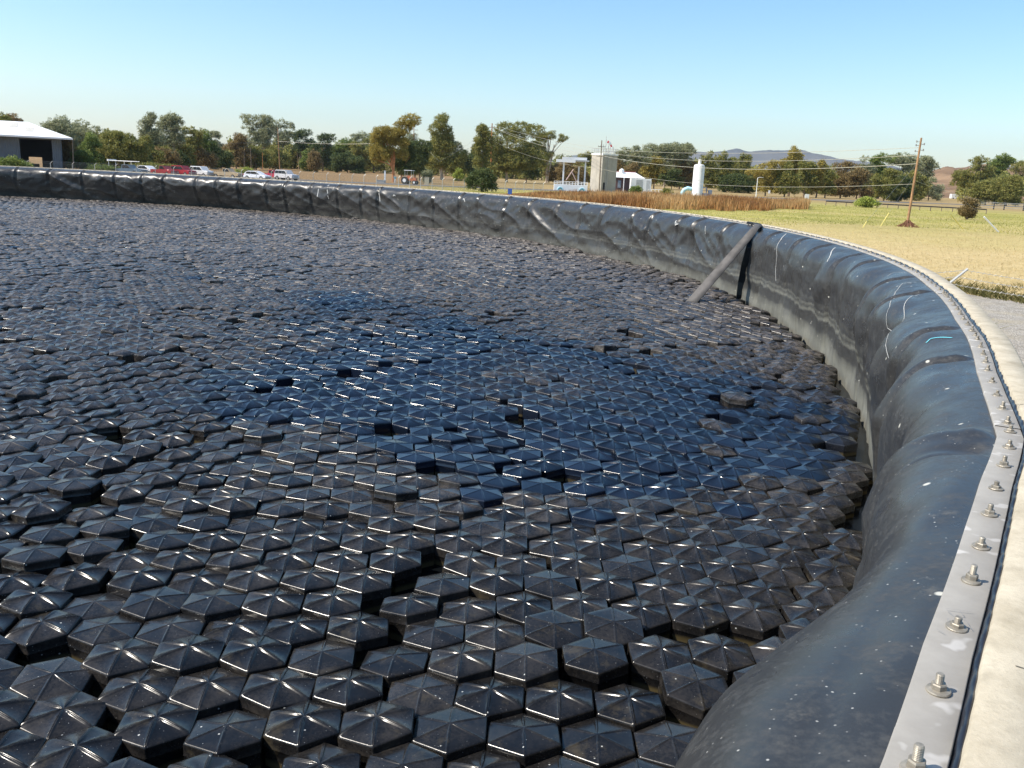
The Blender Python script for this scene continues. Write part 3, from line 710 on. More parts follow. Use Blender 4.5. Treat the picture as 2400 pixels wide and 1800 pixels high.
# the two in the photograph that sit on top of their neighbours are built apart
A = np.arange(len(pts)); rest_ = ~isn
def lod(mask): return [(A[mask & m2 & (typ == t_)], HM[l_][t_]) for l_, m2 in enumerate((dcam < 6.5, (dcam >= 6.5) & (dcam < 34), dcam >= 34)) for t_ in (0, 1)]
build_merged(lod(rest_ & ~wet), 'hexagonal_covers', 'carpet of thousands of grey brown dusty hexagonal covers filling the rest of the tank', M_hex)
build_merged(lod(rest_ & wet), 'hexagonal_covers', 'patch of wet navy blue hexagonal covers in the middle of the tank', M_hex)
def loose_hex(x, y, dz, rx, ry, rz, m, label, sc=1):
    me = L0.copy(); me.materials.clear(); me.materials.append(m)
    p = gp(x, y, ZH); o = bpy.data.objects.new('hexagonal_cover', me); COL.objects.link(o)
    o.location = (p[0], p[1], ZH+dz); o.rotation_euler = (rx, ry, rz); o.scale = (sc,)*3; tag(o, label, 'float cover')
loose_hex(1728, 945, .075, .05, .02, .3, M_hex, 'dark hexagonal cover lying on top of its neighbours at the right of the blue patch')
loose_hex(1705, 706, .0, 1.35, 0, .2, M_hex, 'small dark hexagonal block tipped on its side by the wall beside the leaning strap', .42)

# ---------------------------------------------------------------- the strap that leans over the rim
P0 = gp(1612, 706, ZH); P1 = gp(1768, 541, ZR-.02)
th1 = math.degrees(math.atan2(P1[1]-CY, P1[0]-CX))
def rp(th, r, z): return Vector((CX+r*math.cos(R(th)), CY+r*math.sin(R(th)), z))
a0 = Vector(P0); a0.z = ZH-.06; a0 += Vector((.03, 0, 0))
path = [a0]; tA = math.degrees(math.atan2(15.6-CY, 4.05-CX)); top = rp(tA, 23.42, ZR-.075)
for k in range(1, 9): path.append(a0.lerp(top, k/8))
path += [rp(tA+.1, 23.47, ZR-.015), rp(tA+.35, 23.54, ZR+.02), rp(tA+.8, 23.63, ZR+.03), rp(tA+1.3, 23.7, ZR+.034), rp(tA+1.8, 23.75, ZR+.036)]
V_ = []; Q_ = []; wdt = .2; tk = .012
for i, p in enumerate(path):
    t = (path[min(i+1, len(path)-1)]-path[max(0, i-1)]).normalized()
    if i < 9: wv = Vector((.62, -.70, -.2))
    else: wv = Vector((.75, -.5, 0)).lerp(Vector((.9, -.1, 0)), (i-9)/5)
    wv = (wv-t*wv.dot(t)).normalized(); nn = t.cross(wv).normalized()
    w_ = wdt*(1-.03*i) if i < 9 else wdt*.66
    for a, b in ((-1, -1), (1, -1), (1, 1), (-1, 1)): V_.append(tuple(p+wv*a*w_/2+nn*b*tk/2))
for i in range(len(path)-1):
    for k in range(4): Q_.append((4*i+k, 4*i+(k+1) % 4, 4*i+4+(k+1) % 4, 4*i+4+k))
Q_ += [(0, 1, 2, 3)[::-1], tuple(4*(len(path)-1)+k for k in range(4))]
strap = empty('strap', (P0[0], P0[1], ZH), label='stiff grey brown strap leaning from the covers up over the tank rim', cat='strap')
me = mesh_np('belt', V_, np.array(Q_)); me.transform(Matrix.Translation((-P0[0], -P0[1], -ZH))); link('belt', me, M_strap, strap)
shadow_mb = MB(); LV = []  # the strap's cast shadow, built as a dark strip just off the liner
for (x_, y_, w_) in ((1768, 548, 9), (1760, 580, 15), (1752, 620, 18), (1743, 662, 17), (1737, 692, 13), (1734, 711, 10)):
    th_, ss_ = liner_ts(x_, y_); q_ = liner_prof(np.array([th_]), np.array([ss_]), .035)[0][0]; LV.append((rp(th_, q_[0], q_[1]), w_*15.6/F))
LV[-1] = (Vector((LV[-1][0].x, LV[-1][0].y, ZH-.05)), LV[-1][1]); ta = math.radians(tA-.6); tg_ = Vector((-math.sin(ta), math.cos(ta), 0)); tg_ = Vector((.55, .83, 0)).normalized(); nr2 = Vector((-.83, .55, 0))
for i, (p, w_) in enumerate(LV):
    for a, b in ((-1, -1), (1, -1), (1, 1), (-1, 1)): shadow_mb.v.append(tuple(p+Vector((1, -.15, 0))*a*w_/2+Vector((.15, 1, 0))*b*.008-Vector((P0[0], P0[1], ZH))))
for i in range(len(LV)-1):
    for k in range(4): shadow_mb.f.append([4*i+k, 4*i+(k+1) % 4, 4*i+4+(k+1) % 4, 4*i+4+k])
shadow_mb.build('painted_shadow', flat('strap_shadow_paint', (.010, .016, .020), .35, 0, .4, .2, 6), strap)
cl = MB()
for th, s_ in ((tA+1.8, .6), (tA+2.1, .5), (tA+2.5, .65), (tA+2.9, .5)):
    p = rp(th, 23.77, ZR+.03)-Vector((P0[0], P0[1], ZH)); M_ = Matrix.Translation(p) @ Matrix.Rotation(R(th*3+20), 4, 'Z'); cl.box(-.05*s_, .05*s_, -.09*s_, .09*s_, -.02, .03*s_, M_)
cl.tube([rp(t, 23.77, ZR+.045)-Vector((P0[0], P0[1], ZH)) for t in (tA+1.6, tA+2.1, tA+2.6, tA+3.1)], .012)
cl.build('buckle', M_black, strap, bevel=.008)

# ---------------------------------------------------------------- fences
def fence_post(h, arm=.42, ang_=0, rad=.045):
    m = MB(); m.tube([(0, 0, 0), (0, 0, h)], rad, 8); m.tube([(0, 0, h-.01), (arm*math.cos(ang_)*.75, arm*math.sin(ang_)*.75, h+arm*.72)], rad*.7, 6); return m
tops = [(3, 369), (63, 371), (119, 373), (171, 376), (223, 378), (272, 381), (320, 383), (365, 386), (408, 388), (449, 390), (488, 392), (527, 393), (566, 394), (602, 396), (636, 397), (670, 398), (702, 399), (734.6, 400.4), (766, 401.7), (795.6, 404), (825, 405), (853, 407), (882, 408), (934, 410), (960, 411.5), (986, 413), (1012.6, 414), (1037, 416), (1062, 417), (1088, 418), (1115, 420), (1150, 421), (1183, 422), (1207, 421.5), (1228, 421), (1250, 423), (1272, 425)]
FH = 1.95
fz = [ (x, np.clip((-ZG-FH)*F/(y-hz(x)), 150, 200)) for x, y in tops]
dsm = np.convolve(np.pad([d for x, d in fz], 4, 'edge'), np.ones(9)/9, 'valid')
fp = [dist_pt(x, d) for (x, _), d in zip(fz, dsm)]
fence = empty('chain_link_fence', fp[0], label='long chain link fence with barbed wire arms in front of the parked cars', cat='fence')
post_me = fence_post(FH-.3, .42, 0, .05).build('post', M_galv).data; bpy.data.objects.remove(bpy.data.objects['post'])
wr = MB(); q = []; V_ = []
for i, p in enumerate(fp):
    o = link('post', post_me, None, fence); o.location = Vector(p)-Vector(fp[0]); o.rotation_euler = (random.uniform(-.02, .02), random.uniform(-.03, .03), 0)
    V_ += [tuple(p-fp[0]), tuple(p-fp[0]+np.array([0, 0, FH-.32]))]
def mesh_fence_mat():
    t = NT('chain_link'); p = t.pos(); tr = t.n('ShaderNodeBsdfTransparent'); mx = t.n('ShaderNodeMixShader')
    sp_ = t.n('ShaderNodeSeparateXYZ'); t.l(p, sp_.inputs[0]); h = t.math('ADD', sp_.outputs[0], t.math('MULTIPLY', sp_.outputs[1], .7))
    u = t.math('ABSOLUTE', t.math('SINE', t.math('MULTIPLY', t.math('ADD', h, sp_.outputs[2]), 36))); v = t.math('ABSOLUTE', t.math('SINE', t.math('MULTIPLY', t.math('SUBTRACT', h, sp_.outputs[2]), 36)))
    f = t.math('LESS_THAN', t.math('MINIMUM', u, v), .14)
    t.set((.20, .21, .20), .5, .3); t.l(f, mx.inputs[0]); t.l(tr.outputs[0], mx.inputs[1]); t.l(t.b.outputs[0], mx.inputs[2]); t.l(mx.outputs[0], t.out.inputs[0]); return t.m
M_mesh = mesh_fence_mat()
link('netting', mesh_np('netting', V_, np.array([(2*i, 2*i+2, 2*i+3, 2*i+1) for i in range(len(fp)-1)])), M_mesh, fence)
for dx, dz in ((.0, FH-.32), (.1, FH-.15), (.22, FH-.03)): wr.tube([tuple(p-fp[0]+np.array([dx, 0, dz])) for p in fp], .014, 4)
wr.build('barbed_wire', M_wire, fence)
# near fence beyond the rim on the right
A1 = dist_pt(2197, 19.5); htop = hgt(2223, 664, 19.5)-ZG
u_ = np.array([math.cos(R(-52)), math.sin(R(-52)), 0])
nf = empty('barbed_wire_fence', A1, label='barbed wire fence with an angled galvanised post just outside the tank rim', cat='fence')
for k in (0, 1, -1):
    b = fence_post(htop, .42, R(-5), .035).build('post', M_galv, nf); b.location = Vector(u_*3.2*k) if k >= 0 else Vector(-u_*3.2)
    if k < 0: b.location.z = -.5
w = MB()
for f_ in (.0, .45, .9):
    off = np.array([.42*.75*f_, 0, htop+.42*.72*f_]); pts_ = []
    for k in np.linspace(-1, 2, 31):
        sag = -.06*math.sin((k % 1)*math.pi); dz = -.5*max(0, -k); pts_.append(tuple(u_*3.2*k+off+np.array([0, 0, sag+dz])))
    w.tube(pts_, .006, 4)
    for k in np.linspace(-1, 2, 90):
        c = u_*3.2*k+off+np.array([0, 0, -.06*math.sin((k % 1)*math.pi)-.5*max(0, -k)]); w.tube([tuple(c-np.array([.02, 0, .02])), tuple(c+np.array([.02, 0, .02]))], .004, 3)
w.build('barbed_wire', M_wire, nf)

# ---------------------------------------------------------------- vehicles
def paint(name, c): return flat(name, c, .28, .15, .6, .05)
def car(name, x, dist, L, prof, glass, col, label, heading=-28, W=1.85, wheels=(.18, .80), wr_=.36, rack=False, z=ZG+.08, cat='car', group='vehicles parked behind the fence', pick=False):
    p = dist_pt(x, dist, z); root = empty(name, p, R(heading), label=label, cat=cat, group=group)
    def ext(poly, y0, y1, nm, m, parent, inset=0., bev=.05):
        mb = MB(); n_ = len(poly); cz = max(q_[1] for q_ in poly)
        V = [(a*L-L/2, y0+(inset if b > .9 else 0), b) for a, b in poly]+[(a*L-L/2, y1-(inset if b > .9 else 0), b) for a, b in poly]
        mb.add(V, [list(range(n_))[::-1], [n_+i for i in range(n_)]]+[[i, (i+1) % n_, n_+(i+1) % n_, n_+i] for i in range(n_)])
        return mb.build(nm, m, parent, True, bev)
    body = ext(prof, -W/2, W/2, 'body', col, root, .12)
    for g in glass:
        ext(g, -W/2-.006+.06, W/2+.006-.06, 'window', M_glass, body, .03, 0)
    for wx in wheels:
        for sy_ in (-1, 1):
            wm = MB(); wm.tube([(wx*L-L/2, sy_*(W/2-.22), wr_), (wx*L-L/2, sy_*(W/2+.01), wr_)], wr_, 20); wo = wm.build('wheel', M_tyre, root, True)
            rm = MB(); rm.tube([(wx*L-L/2, sy_*(W/2-.05), wr_), (wx*L-L/2, sy_*(W/2+.02), wr_)], wr_*.58, 14); rm.build('rim', M_rim, wo, True)
    hx = L/2-.02
    nose = [b for a, b in prof if a > .97]; zn = max(nose)
    for sy_ in (-1, 1):
        h = MB(); h.box(hx-.1, hx+.035, sy_*(W/2-.25)-.17, sy_*(W/2-.25)+.17, zn-.26, zn-.08); h.build('headlight', M_lamp, root, bevel=.02)
        tl_ = MB(); tl_.box(-L/2-.02, -L/2+.08, sy_*(W/2-.12)-.08, sy_*(W/2-.12)+.08, .75, 1.0); tl_.build('tail_light', M_red, root)
    g = MB(); g.box(hx-.1, hx+.03, -W/2+.48, W/2-.48, zn-.28, zn-.08); g.build('grille', M_chrome, root, bevel=.02)
    bpr = MB(); bpr.box(hx-.08, hx+.09, -W/2+.03, W/2-.03, .38, .56); bpr.box(-L/2-.1, -L/2+.06, -W/2+.03, W/2-.03, .4, .56); bpr.build('bumper', M_chrome, root, bevel=.03)
    if rack:
        r_ = MB()
        for xx in (-L/2+.25, .05):
            for sy_ in (-1, 1): r_.tube([(xx, sy_*.85, 1.1), (xx, sy_*.85, 2.2)], .04, 6)
            r_.tube([(xx, -.9, 2.2), (xx, .9, 2.2)], .045, 6)
        for sy_ in (-.85, -.3, .3, .85): r_.tube([(-L/2+.1, sy_, 2.24), (L/2-1.5, sy_, 2.24)], .05, 6)
        r_.box(-L/2, -L/2+.3, -.95, .95, 2.15, 2.45)
        r_.build('ladder_rack', M_white, root)
    return root
PICK = [(0, .45), (0, 1.05), (.39, 1.07), (.40, 1.12), (.43, 1.72), (.60, 1.74), (.70, 1.16), (.72, 1.12), (.97, 1.02), (1, .9), (1, .45)]
PICKG = [[(.435, 1.18), (.45, 1.62), (.52, 1.64), (.52, 1.18)], [(.53, 1.18), (.53, 1.64), (.595, 1.65), (.665, 1.18)]]
SUV = [(0, .45), (.0, 1.1), (.05, 1.78), (.1, 1.84), (.58, 1.84), (.72, 1.18), (.97, 1.08), (1, .9), (1, .45)]
SUVG = [[(.04, 1.22), (.07, 1.70), (.22, 1.72), (.22, 1.22)], [(.24, 1.22), (.24, 1.72), (.41, 1.72), (.41, 1.22)], [(.43, 1.22), (.43, 1.72), (.57, 1.72), (.675, 1.22)]]
HAT = [(0, .4), (.0, .95), (.04, 1.1), (.13, 1.42), (.22, 1.52), (.50, 1.52), (.56, 1.48), (.76, 1.02), (.97, .82), (1, .7), (1, .4)]
HATG = [[(.10, 1.06), (.16, 1.36), (.32, 1.43), (.32, 1.04)], [(.34, 1.04), (.34, 1.43), (.52, 1.43), (.71, 1.02)]]
D = 168
car('pickup_truck', 300, D-6, 6.3, PICK, PICKG, paint('slate_paint', (.10, .13, .16)), 'slate grey pickup truck carrying a white ladder rack', -14, 2.0, rack=True, cat='pickup truck', wr_=.4)
car('sedan', 348, D+6, 4.6, HAT, HATG, paint('white_sedan_paint', (.72, .72, .74)), 'low white sedan between the slate truck and the red pickup', -30)
car('pickup_truck', 386, D, 4.9, PICK, PICKG, paint('maroon_paint', (.30, .035, .035)), 'dark red pickup truck beside the taller red utility vehicle', -26, cat='pickup truck')
car('suv', 430, D, 4.5, SUV, SUVG, paint('crimson_paint', (.36, .02, .03)), 'tall bright red utility vehicle left of the white one', -26, 1.9, cat='suv', wr_=.4)
car('suv', 474, D+2, 4.7, SUV, SUVG, paint('white_suv_paint', (.78, .77, .76)), 'white utility vehicle between the red one and the tan pickup', -30, 1.9, cat='suv')
car('pickup_truck', 533, D, 5.5, PICK, PICKG, paint('tan_paint', (.44, .32, .18)), 'tan pickup truck with an open bed', -16, cat='pickup truck')
car('hatchback', 603, D-5, 4.5, HAT, HATG, paint('bright_white_paint', (.85, .84, .86)), 'small bright white hatchback, nearest of the parked cars', -18)
car('pickup_truck', 640, D+6, 5.0, PICK, PICKG, paint('red_paint', (.42, .02, .04)), 'red pickup truck half hidden behind the white hatchback', -22, cat='pickup truck', wr_=.4)
car('suv', 672, D+1, 4.6, SUV, SUVG, paint('silver_white_paint', (.62, .60, .60)), 'silvery white utility vehicle at the right end of the parked row', -32, 1.9, cat='suv', wr_=.4)

# ---------------------------------------------------------------- buildings
def at_d(x, y, d): # point seen at pixel x,y on distance d (horizontal)
    r_ = ray(x, y); k = d/r_[1]; return r_*k
# open shed on the left: its front wall turns away to the right, so the side wall is out of sight
SA = R(25.5); sf = np.array([math.cos(SA), math.sin(SA)]); ssd = np.array([-math.sin(SA), math.cos(SA)]); Yb = 150.
def kx(x): r_ = ray(x, 350); return r_[0]/r_[1]
SC = np.array([kx(143)*Yb, Yb])
def ux(x, off=0.): c = SC+ssd*off; k = kx(x); return (k*c[1]-c[0])/(sf[0]-k*sf[1])
def uz(x, y, off=0.): c = SC+ssd*off+sf*ux(x, off); r_ = ray(x, y); return r_[2]/r_[1]*c[1]-ZG
shed = empty('metal_shed', (SC[0], SC[1], ZG), SA, label='slate grey metal shed with a white hipped roof and wide open doorway', cat='shed')
ze = uz(90, 321); zd = uz(85, 327); xl = -62.; xd0, xd1 = ux(47), ux(122); W_ = 20.; zr_ = uz(66, 286, 10)
def corr(mb, x0, x1, y, z0, z1, step=.3, amp=.05):
    n_ = max(2, int((x1-x0)/step*2)); V = []; Fq = []
    for i in range(n_+1):
        x = x0+(x1-x0)*i/n_; yy = y-(amp if i % 2 else 0); V += [(x, yy, z0), (x, yy, z1)]
    for i in range(n_): Fq.append((2*i, 2*i+2, 2*i+3, 2*i+1))
    mb.add(V, Fq)
w = MB(); corr(w, xl, xd0, 0, 0, ze); corr(w, xd1, 0, 0, 0, ze); w.box(xl, 0, .06, .16, zd, ze)
w.box(-.1, 0, 0.16, W_, 0, ze); w.box(xl, xl+.1, .16, W_, 0, ze)
bx0, bx1 = ux(66, W_), ux(97, W_)
w.box(xl+.1, bx0, W_-.1, W_, 0, ze); w.box(bx1, -.1, W_-.1, W_, 0, ze); w.box(bx0, bx1, W_-.1, W_, uz(80, 368, W_), ze)
w.build('wall', M_slate, shed)
ov = 1.6; rx1 = ux(70, 10)
r0 = (xl-ov, -ov, ze+.05); r1 = (1.9, -ov, ze+.05); r2 = (1.9, W_+ov, ze+.05); r3 = (xl-ov, W_+ov, ze+.05); rA = (xl+7, W_/2, zr_); rB = (rx1, W_/2, zr_)
rf = MB(); rf.add([r0, r1, r2, r3, rA, rB], [(0, 1, 5, 4), (1, 2, 5), (2, 3, 4, 5), (3, 0, 4), (0, 3, 2, 1)]); rfo = rf.build('roof', M_roofw, shed)
gt_ = MB(); gt_.box(r0[0], r1[0], -ov-.12, -ov-.004, ze-.2, ze+.06); gt_.build('gutter', M_white, shed)
sk = MB(); sl_ = (zr_-ze-.05)/(W_/2+ov)
for x0_, y0_, y1_ in ((ux(60), 2.0, 5.5), (ux(20), 5.0, 8.5)):
    sk.add([(x0_, y0_, ze+.08+sl_*(y0_+ov)), (x0_+1.2, y0_, ze+.08+sl_*(y0_+ov)), (x0_+1.2, y1_, ze+.08+sl_*(y1_+ov)), (x0_, y1_, ze+.08+sl_*(y1_+ov))], [(0, 1, 2, 3)])
sk.build('skylight', flat('skylight_panel', (.60, .56, .48), .5), rfo)
fl = MB(); fl.box(xl, 0, -2, W_+2, -.05, .06); fl.build('floor_slab', M_asph, shed)
ww = MB(); ww.box(bx0+.4, bx1-.4, W_-3, W_-2.2, .06, 1.0); ww.build('workbench', M_greyw, shed)

# concrete tower
dT = 190.
def col_pt(x, d, z=ZG): return dist_pt(x, d, z)
c0 = col_pt(1407.5, dT); cl_ = col_pt(1381.5, dT+3.6); cr_ = col_pt(1442, dT+2.6)
hT = hgt(1410, 363, dT)-ZG
tower = empty('concrete_tower', c0, label='square bare concrete tower with a railing on top standing behind the reeds', cat='tower')
a_ = cl_-c0; b_ = cr_-c0; a_[2] = b_[2] = 0
def prism(mb, base, z0, z1):
    n_ = len(base); V = [(p[0], p[1], z0) for p in base]+[(p[0], p[1], z1) for p in base]
    mb.add(V, [list(range(n_))[::-1], [n_+i for i in range(n_)]]+[[i, (i+1) % n_, n_+(i+1) % n_, n_+i] for i in range(n_)]); return mb
mb = MB(); prism(mb, [a_*0, b_, a_+b_, a_], 0, hT); mb.build('wall', M_tower, tower, bevel=.05)
mb = MB(); prism(mb, [a_*-.02-b_*.02, b_*1.02-a_*.02, (a_+b_)*1.02, a_*1.02-b_*.02], hT, hT+.3); mb.build('roof_slab', M_white, tower)
mb = MB(); cs = [a_*0, b_, a_+b_, a_]
for i in range(4):
    p, q = cs[i], cs[(i+1) % 4]
    for k in range(5): t = k/5; c = p+(q-p)*t; mb.tube([(c[0], c[1], hT+.2), (c[0], c[1], hT+1.35)], .035, 5)
    for zz_ in (hT+.8, hT+1.3): mb.tube([(p[0], p[1], zz_), (q[0], q[1], zz_)], .03, 5)
mb.build('railing', M_rail, tower)
mb = MB()
for f_, h_ in ((.22, 2.2), (.38, 3.8), (.55, 1.9), (.7, 2.4), (.9, 1.8)): c = b_*f_+a_*.3; mb.tube([(c[0], c[1], hT), (c[0], c[1], hT+h_)], .05, 5)
mb.build('mast', M_rail, tower)
mb = MB(); c = b_*.28-a_*.015-b_*.0
n2 = -a_/np.linalg.norm(a_)
for s_ in (0, .45):
    c = b_*(.25)+b_/np.linalg.norm(b_)*s_+n2*.12; mb.tube([(c[0], c[1], .3), (c[0], c[1], hT+.9)], .04, 5)
for k in range(30):
    c1 = b_*.25+n2*.12; c2 = c1+b_/np.linalg.norm(b_)*.45; z_ = .5+k*(hT-.4)/30; mb.tube([(c1[0], c1[1], z_), (c2[0], c2[1], z_)], .02, 4)
mb.build('ladder', M_rail, tower)
mb = MB(); c1 = b_*.12+n2*.02; c2 = b_*.26+n2*.02; mb.add([(c1[0], c1[1], 0), (c2[0], c2[1], 0), (c2[0], c2[1], 2.1), (c1[0], c1[1], 2.1)], [(0, 1, 2, 3)]); mb.build('door', M_dark, tower)
# windsock
wsp = c0+b_*.62+a_*.35; zt = hgt(1431, 332, dT)
ws = empty('windsock', (wsp[0], wsp[1], ZG+hT+.3), label='drooping red and white windsock on a mast above the concrete tower', cat='windsock')
mb = MB(); zz1 = zt-(ZG+hT+.3); mb.tube([(0, 0, 0), (0, 0, zz1)], .05, 6); mb.build('mast', M_rail, ws)
mb = MB(); mb.tube([(-.35, 0, zz1+.05), (-.05, 0, zz1-.05)], [.26, .25], 10, False); mb.tube([(.35, 0, zz1-.5), (.62, 0, zz1-.95)], [.2, .15], 10, False); mb.build('sleeve', M_red, ws, True)
mb = MB(); mb.tube([(-.05, 0, zz1-.05), (.15, 0, zz1-.2), (.35, 0, zz1-.5)], [.25, .23, .2], 10, False); mb.tube([(.62, 0, zz1-.95), (.85, 0, zz1-1.4)], [.15, .11], 10, False); mb.build('stripe', M_white, ws, True)
# canopy frame left of the tower
dC = 200.; sc = dC/F
can0 = col_pt(1325, dC); can = empty('steel_canopy', can0, label='open white steel canopy frame on tall columns left of the tower', cat='canopy')
def rel(x, y, d=dC, o=can0): return Vector(on_ray(x, y, d))-Vector(o)
for x0, y0, y1, d in ((1322, 378, 437, dC), (1373, 376, 436, dC), (1357, 391, 430, dC+7)):
    m_ = MB(); a = rel(x0, y1, d); b = rel(x0, y0, d); a.x = b.x; a.y = b.y; m_.box(a.x-.17, a.x+.17, a.y-.17, a.y+.17, 0, b.z); m_.build('column', M_white, can)
for x0, x1, y0, y1, d in ((1304, 1349, 373.5, 379.5, dC-1), (1318, 1376, 367.5, 374, dC+6)):
    m_ = MB(); a = rel(x0, y1, d); b = rel(x1, y0+1, d); m_.box(a.x, b.x, a.y-.5, a.y+.8, a.z, a.z+.62); m_.build('beam', M_white, can)
m_ = MB(); a = rel(1349, 379, dC-1); b = rel(1376, 379, dC+6)
m_.box(a.x, b.x, a.y, b.y, a.z+.1, a.z+.4); m_.build('beam', M_rail, can)
for x0, y0, x1, y1 in ((1327, 422, 1344, 397), (1340, 402, 1352, 427)):
    m_ = MB(); m_.tube([rel(x0, y0, dC+4), rel(x1, y1, dC+4)], .13, 6); m_.build('brace', flat('rust_pink_steel', (.5, .36, .32), .6), can)
# low white platform with rails
pl0 = col_pt(1340, dC-6); pl = empty('loading_platform', pl0, label='low white platform with a pipe railing and two blue arches under the canopy', cat='platform')
def relp(x, y, d=dC-6): return rel(x, y, d, pl0)
a, b = relp(1298, 438), relp(1376, 441); m_ = MB(); m_.box(a.x, b.x, -1.2, 1.2, 0, relp(1340, 433).z); m_.build('deck', M_white, pl, bevel=.03)
m_ = MB(); zt_ = relp(1340, 426).z; zl = relp(1340, 433).z
for k in range(12): x = a.x+(b.x-a.x)*k/11; m_.tube([(x, -1.1, zl), (x, -1.1, zt_)], .06, 5)
for z_ in (zt_, (zt_+zl)/2): m_.tube([(a.x, -1.1, z_), (b.x, -1.1, z_)], .05, 5)
m_.build('railing', M_white, pl)
for x in (1313, 1364):
    c = relp(x, 434); m_ = MB(); m_.tube([(c.x+.36*math.cos(t), -1.45, .12+.36*math.sin(t)) for t in np.linspace(0, math.pi, 12)], .11, 6); m_.build('arch', M_teal if x == 1313 else M_teal, pl)
    m_ = MB(); m_.tube([(c.x+.58*math.cos(t), -1.42, .12+.58*math.sin(t)) for t in np.linspace(0, math.pi, 12)], .12, 6); m_.build('arch_cover', M_blue, pl)
# small house right of the tower
dH = 205.
hs0 = col_pt(1480, dH); hs = empty('service_house', hs0, label='low dark red walled house with a white metal roof right of the tower', cat='house')
def relh(x, y, d=dH): return rel(x, y, d, hs0)
zE = relh(1480, 417).z; zR2 = relh(1480, 404, dH+5).z; x0 = relh(1441, 420).x; x1 = relh(1513, 420).x; xR0 = relh(1441, 404, dH+5).x; xR1 = relh(1489, 405, dH+5).x
m_ = MB(); m_.box(x0+.3, x1-.9, .6, 9.5, 0, zE); m_.build('wall', flat('maroon_siding', (.13, .07, .06), .7), hs)
m_ = MB(); m_.add([(x0-.2, 0, zE), (x1, 0, zE), (x1, 10.2, zE), (x0-.2, 10.2, zE), (xR0, 5, zR2), (xR1, 5, zR2)], [(0, 1, 5, 4), (1, 2, 5), (2, 3, 4, 5), (3, 0, 4), (0, 3, 2, 1)]); r_o = m_.build('roof', M_roofw, hs)
m_ = MB(); m_.tube([(xR0, 5, zR2+.06), (xR1, 5, zR2+.06), (x1+.05, 10.2, zE+.1)], .12, 5); m_.build('roof_trim', M_redroof, r_o)
c = relh(1457, 400, dH+4); m_ = MB(); m_.lathe([(.55, -.5), (.55, .25), (.42, .4), (.0, .62)], 14, (c.x, 4, c.z-.1)); m_.build('roof_vent', M_white, r_o, True)
m_ = MB(); c = relh(1463, 425, dH-1); m_.tube([(c.x, -.3, 0), (c.x, -.3, zE)], .09, 6); m_.build('porch_post', M_white, hs)
m_ = MB(); c = relh(1452, 428); m_.box(c.x-.35, c.x+.35, .54, .6, 1.0, 2.6); m_.build('window', flat('pale_window', (.25, .28, .32), .2), hs)
bx = col_pt(1502, dH-7); bxo = empty('white_container', bx, label='white equipment container beside the small house', cat='container')
def relb(x, y, d=dH-7): return rel(x, y, d, bx)
m_ = MB(); a, b = relb(1478, 439), relb(1528, 420); m_.box(a.x, b.x, 0, 2.6, 0, b.z); m_.build('body', M_white, bxo, bevel=.04)
m_ = MB(); m_.box(a.x+1.1, b.x-1.9, -.03, .02, .6, b.z-.25); m_.build('side_panel', M_rail, bxo)
m_ = MB(); m_.box(b.x-1.1, b.x-.3, -.03, .02, .15, b.z-.3); m_.build('door', flat('container_door', (.5, .5, .5), .5), bxo)
# pipe railing
rl0 = col_pt(1535, dH-8); rl = empty('pipe_railing', rl0, label='short white pipe railing beside the white container', cat='railing')
m_ = MB()
for k in range(5): m_.tube([(-1.5+k*.75, 0, 0), (-1.5+k*.75, 0, 1.1)], .06, 5)
for z_ in (.55, 1.1): m_.tube([(-1.5, 0, z_), (1.5, 0, z_)], .05, 5)
m_.build('rail', M_white, rl)
# white scrubber tank
dW = 190.; wt0 = on_ray(1637, 415, dW); wt0[2] = ZG; wt = empty('white_tower_tank', wt0, label='tall white cylindrical tank with a narrow neck behind the reeds', cat='tank')
hN = hgt(1640, 373, dW)-ZG; hS = hgt(1640, 385, dW)-ZG; rW = 12*dW/F
m_ = MB(); m_.lathe([(rW*1.05, 0), (rW*1.05, .5), (rW, .6), (rW, hS-.5), (rW*.9, hS-.15), (rW*.5, hS), (rW*.27, hS+.02), (rW*.27, hN-.1), (rW*.32, hN)], 32); sh_ = m_.build('shell', M_white, wt, True)
m_ = MB()
for k in range(3): z_ = .9+k*(hS-1.6)/2; m_.lathe([(rW+.003, z_), (rW+.02, z_+.01), (rW+.02, z_+.05), (rW+.003, z_+.06)], 32)
m_.build('band', M_white, wt)
m_ = MB(); m_.tube([(.25, -rW-.08, .5), (.25, -rW-.08, hS)], .035, 5); m_.tube([(.6, -rW-.02, .5), (.6, -rW-.02, hS)], .035, 5); m_.build('ladder', M_rail, wt)
m_ = MB(); m_.tube([(-rW-.1, 0, 1.6), (-rW-.9, 0, 1.75), (-rW-1.6, 0, 1.4), (-rW-1.9, 0, .8), (-rW-1.95, 0, 0)], .42, 12); m_.build('duct', M_blue, wt, True)
m_ = MB(); m_.box(rW+.1, rW+1.0, -.6, .6, 0, .9); m_.box(rW+1.2, rW+1.9, -.4, .4, 0, 1.6); m_.tube([(rW, 0, 2.0), (rW+.8, 0, 2.0), (rW+.8, 0, 0)], .1, 6); m_.build('pump_box', flat('blue_grey_box', (.28, .32, .42), .5), wt)
# concrete curb below it
cb0 = col_pt(1640, dW-3); cb = MB(); cb.box(-3.5, 7.5, -.3, .3, -.1, .35); o = cb.build('concrete_kerb', M_conc); o.location = cb0; tag(o, 'long low concrete kerb in front of the white cylindrical tank', 'kerb')

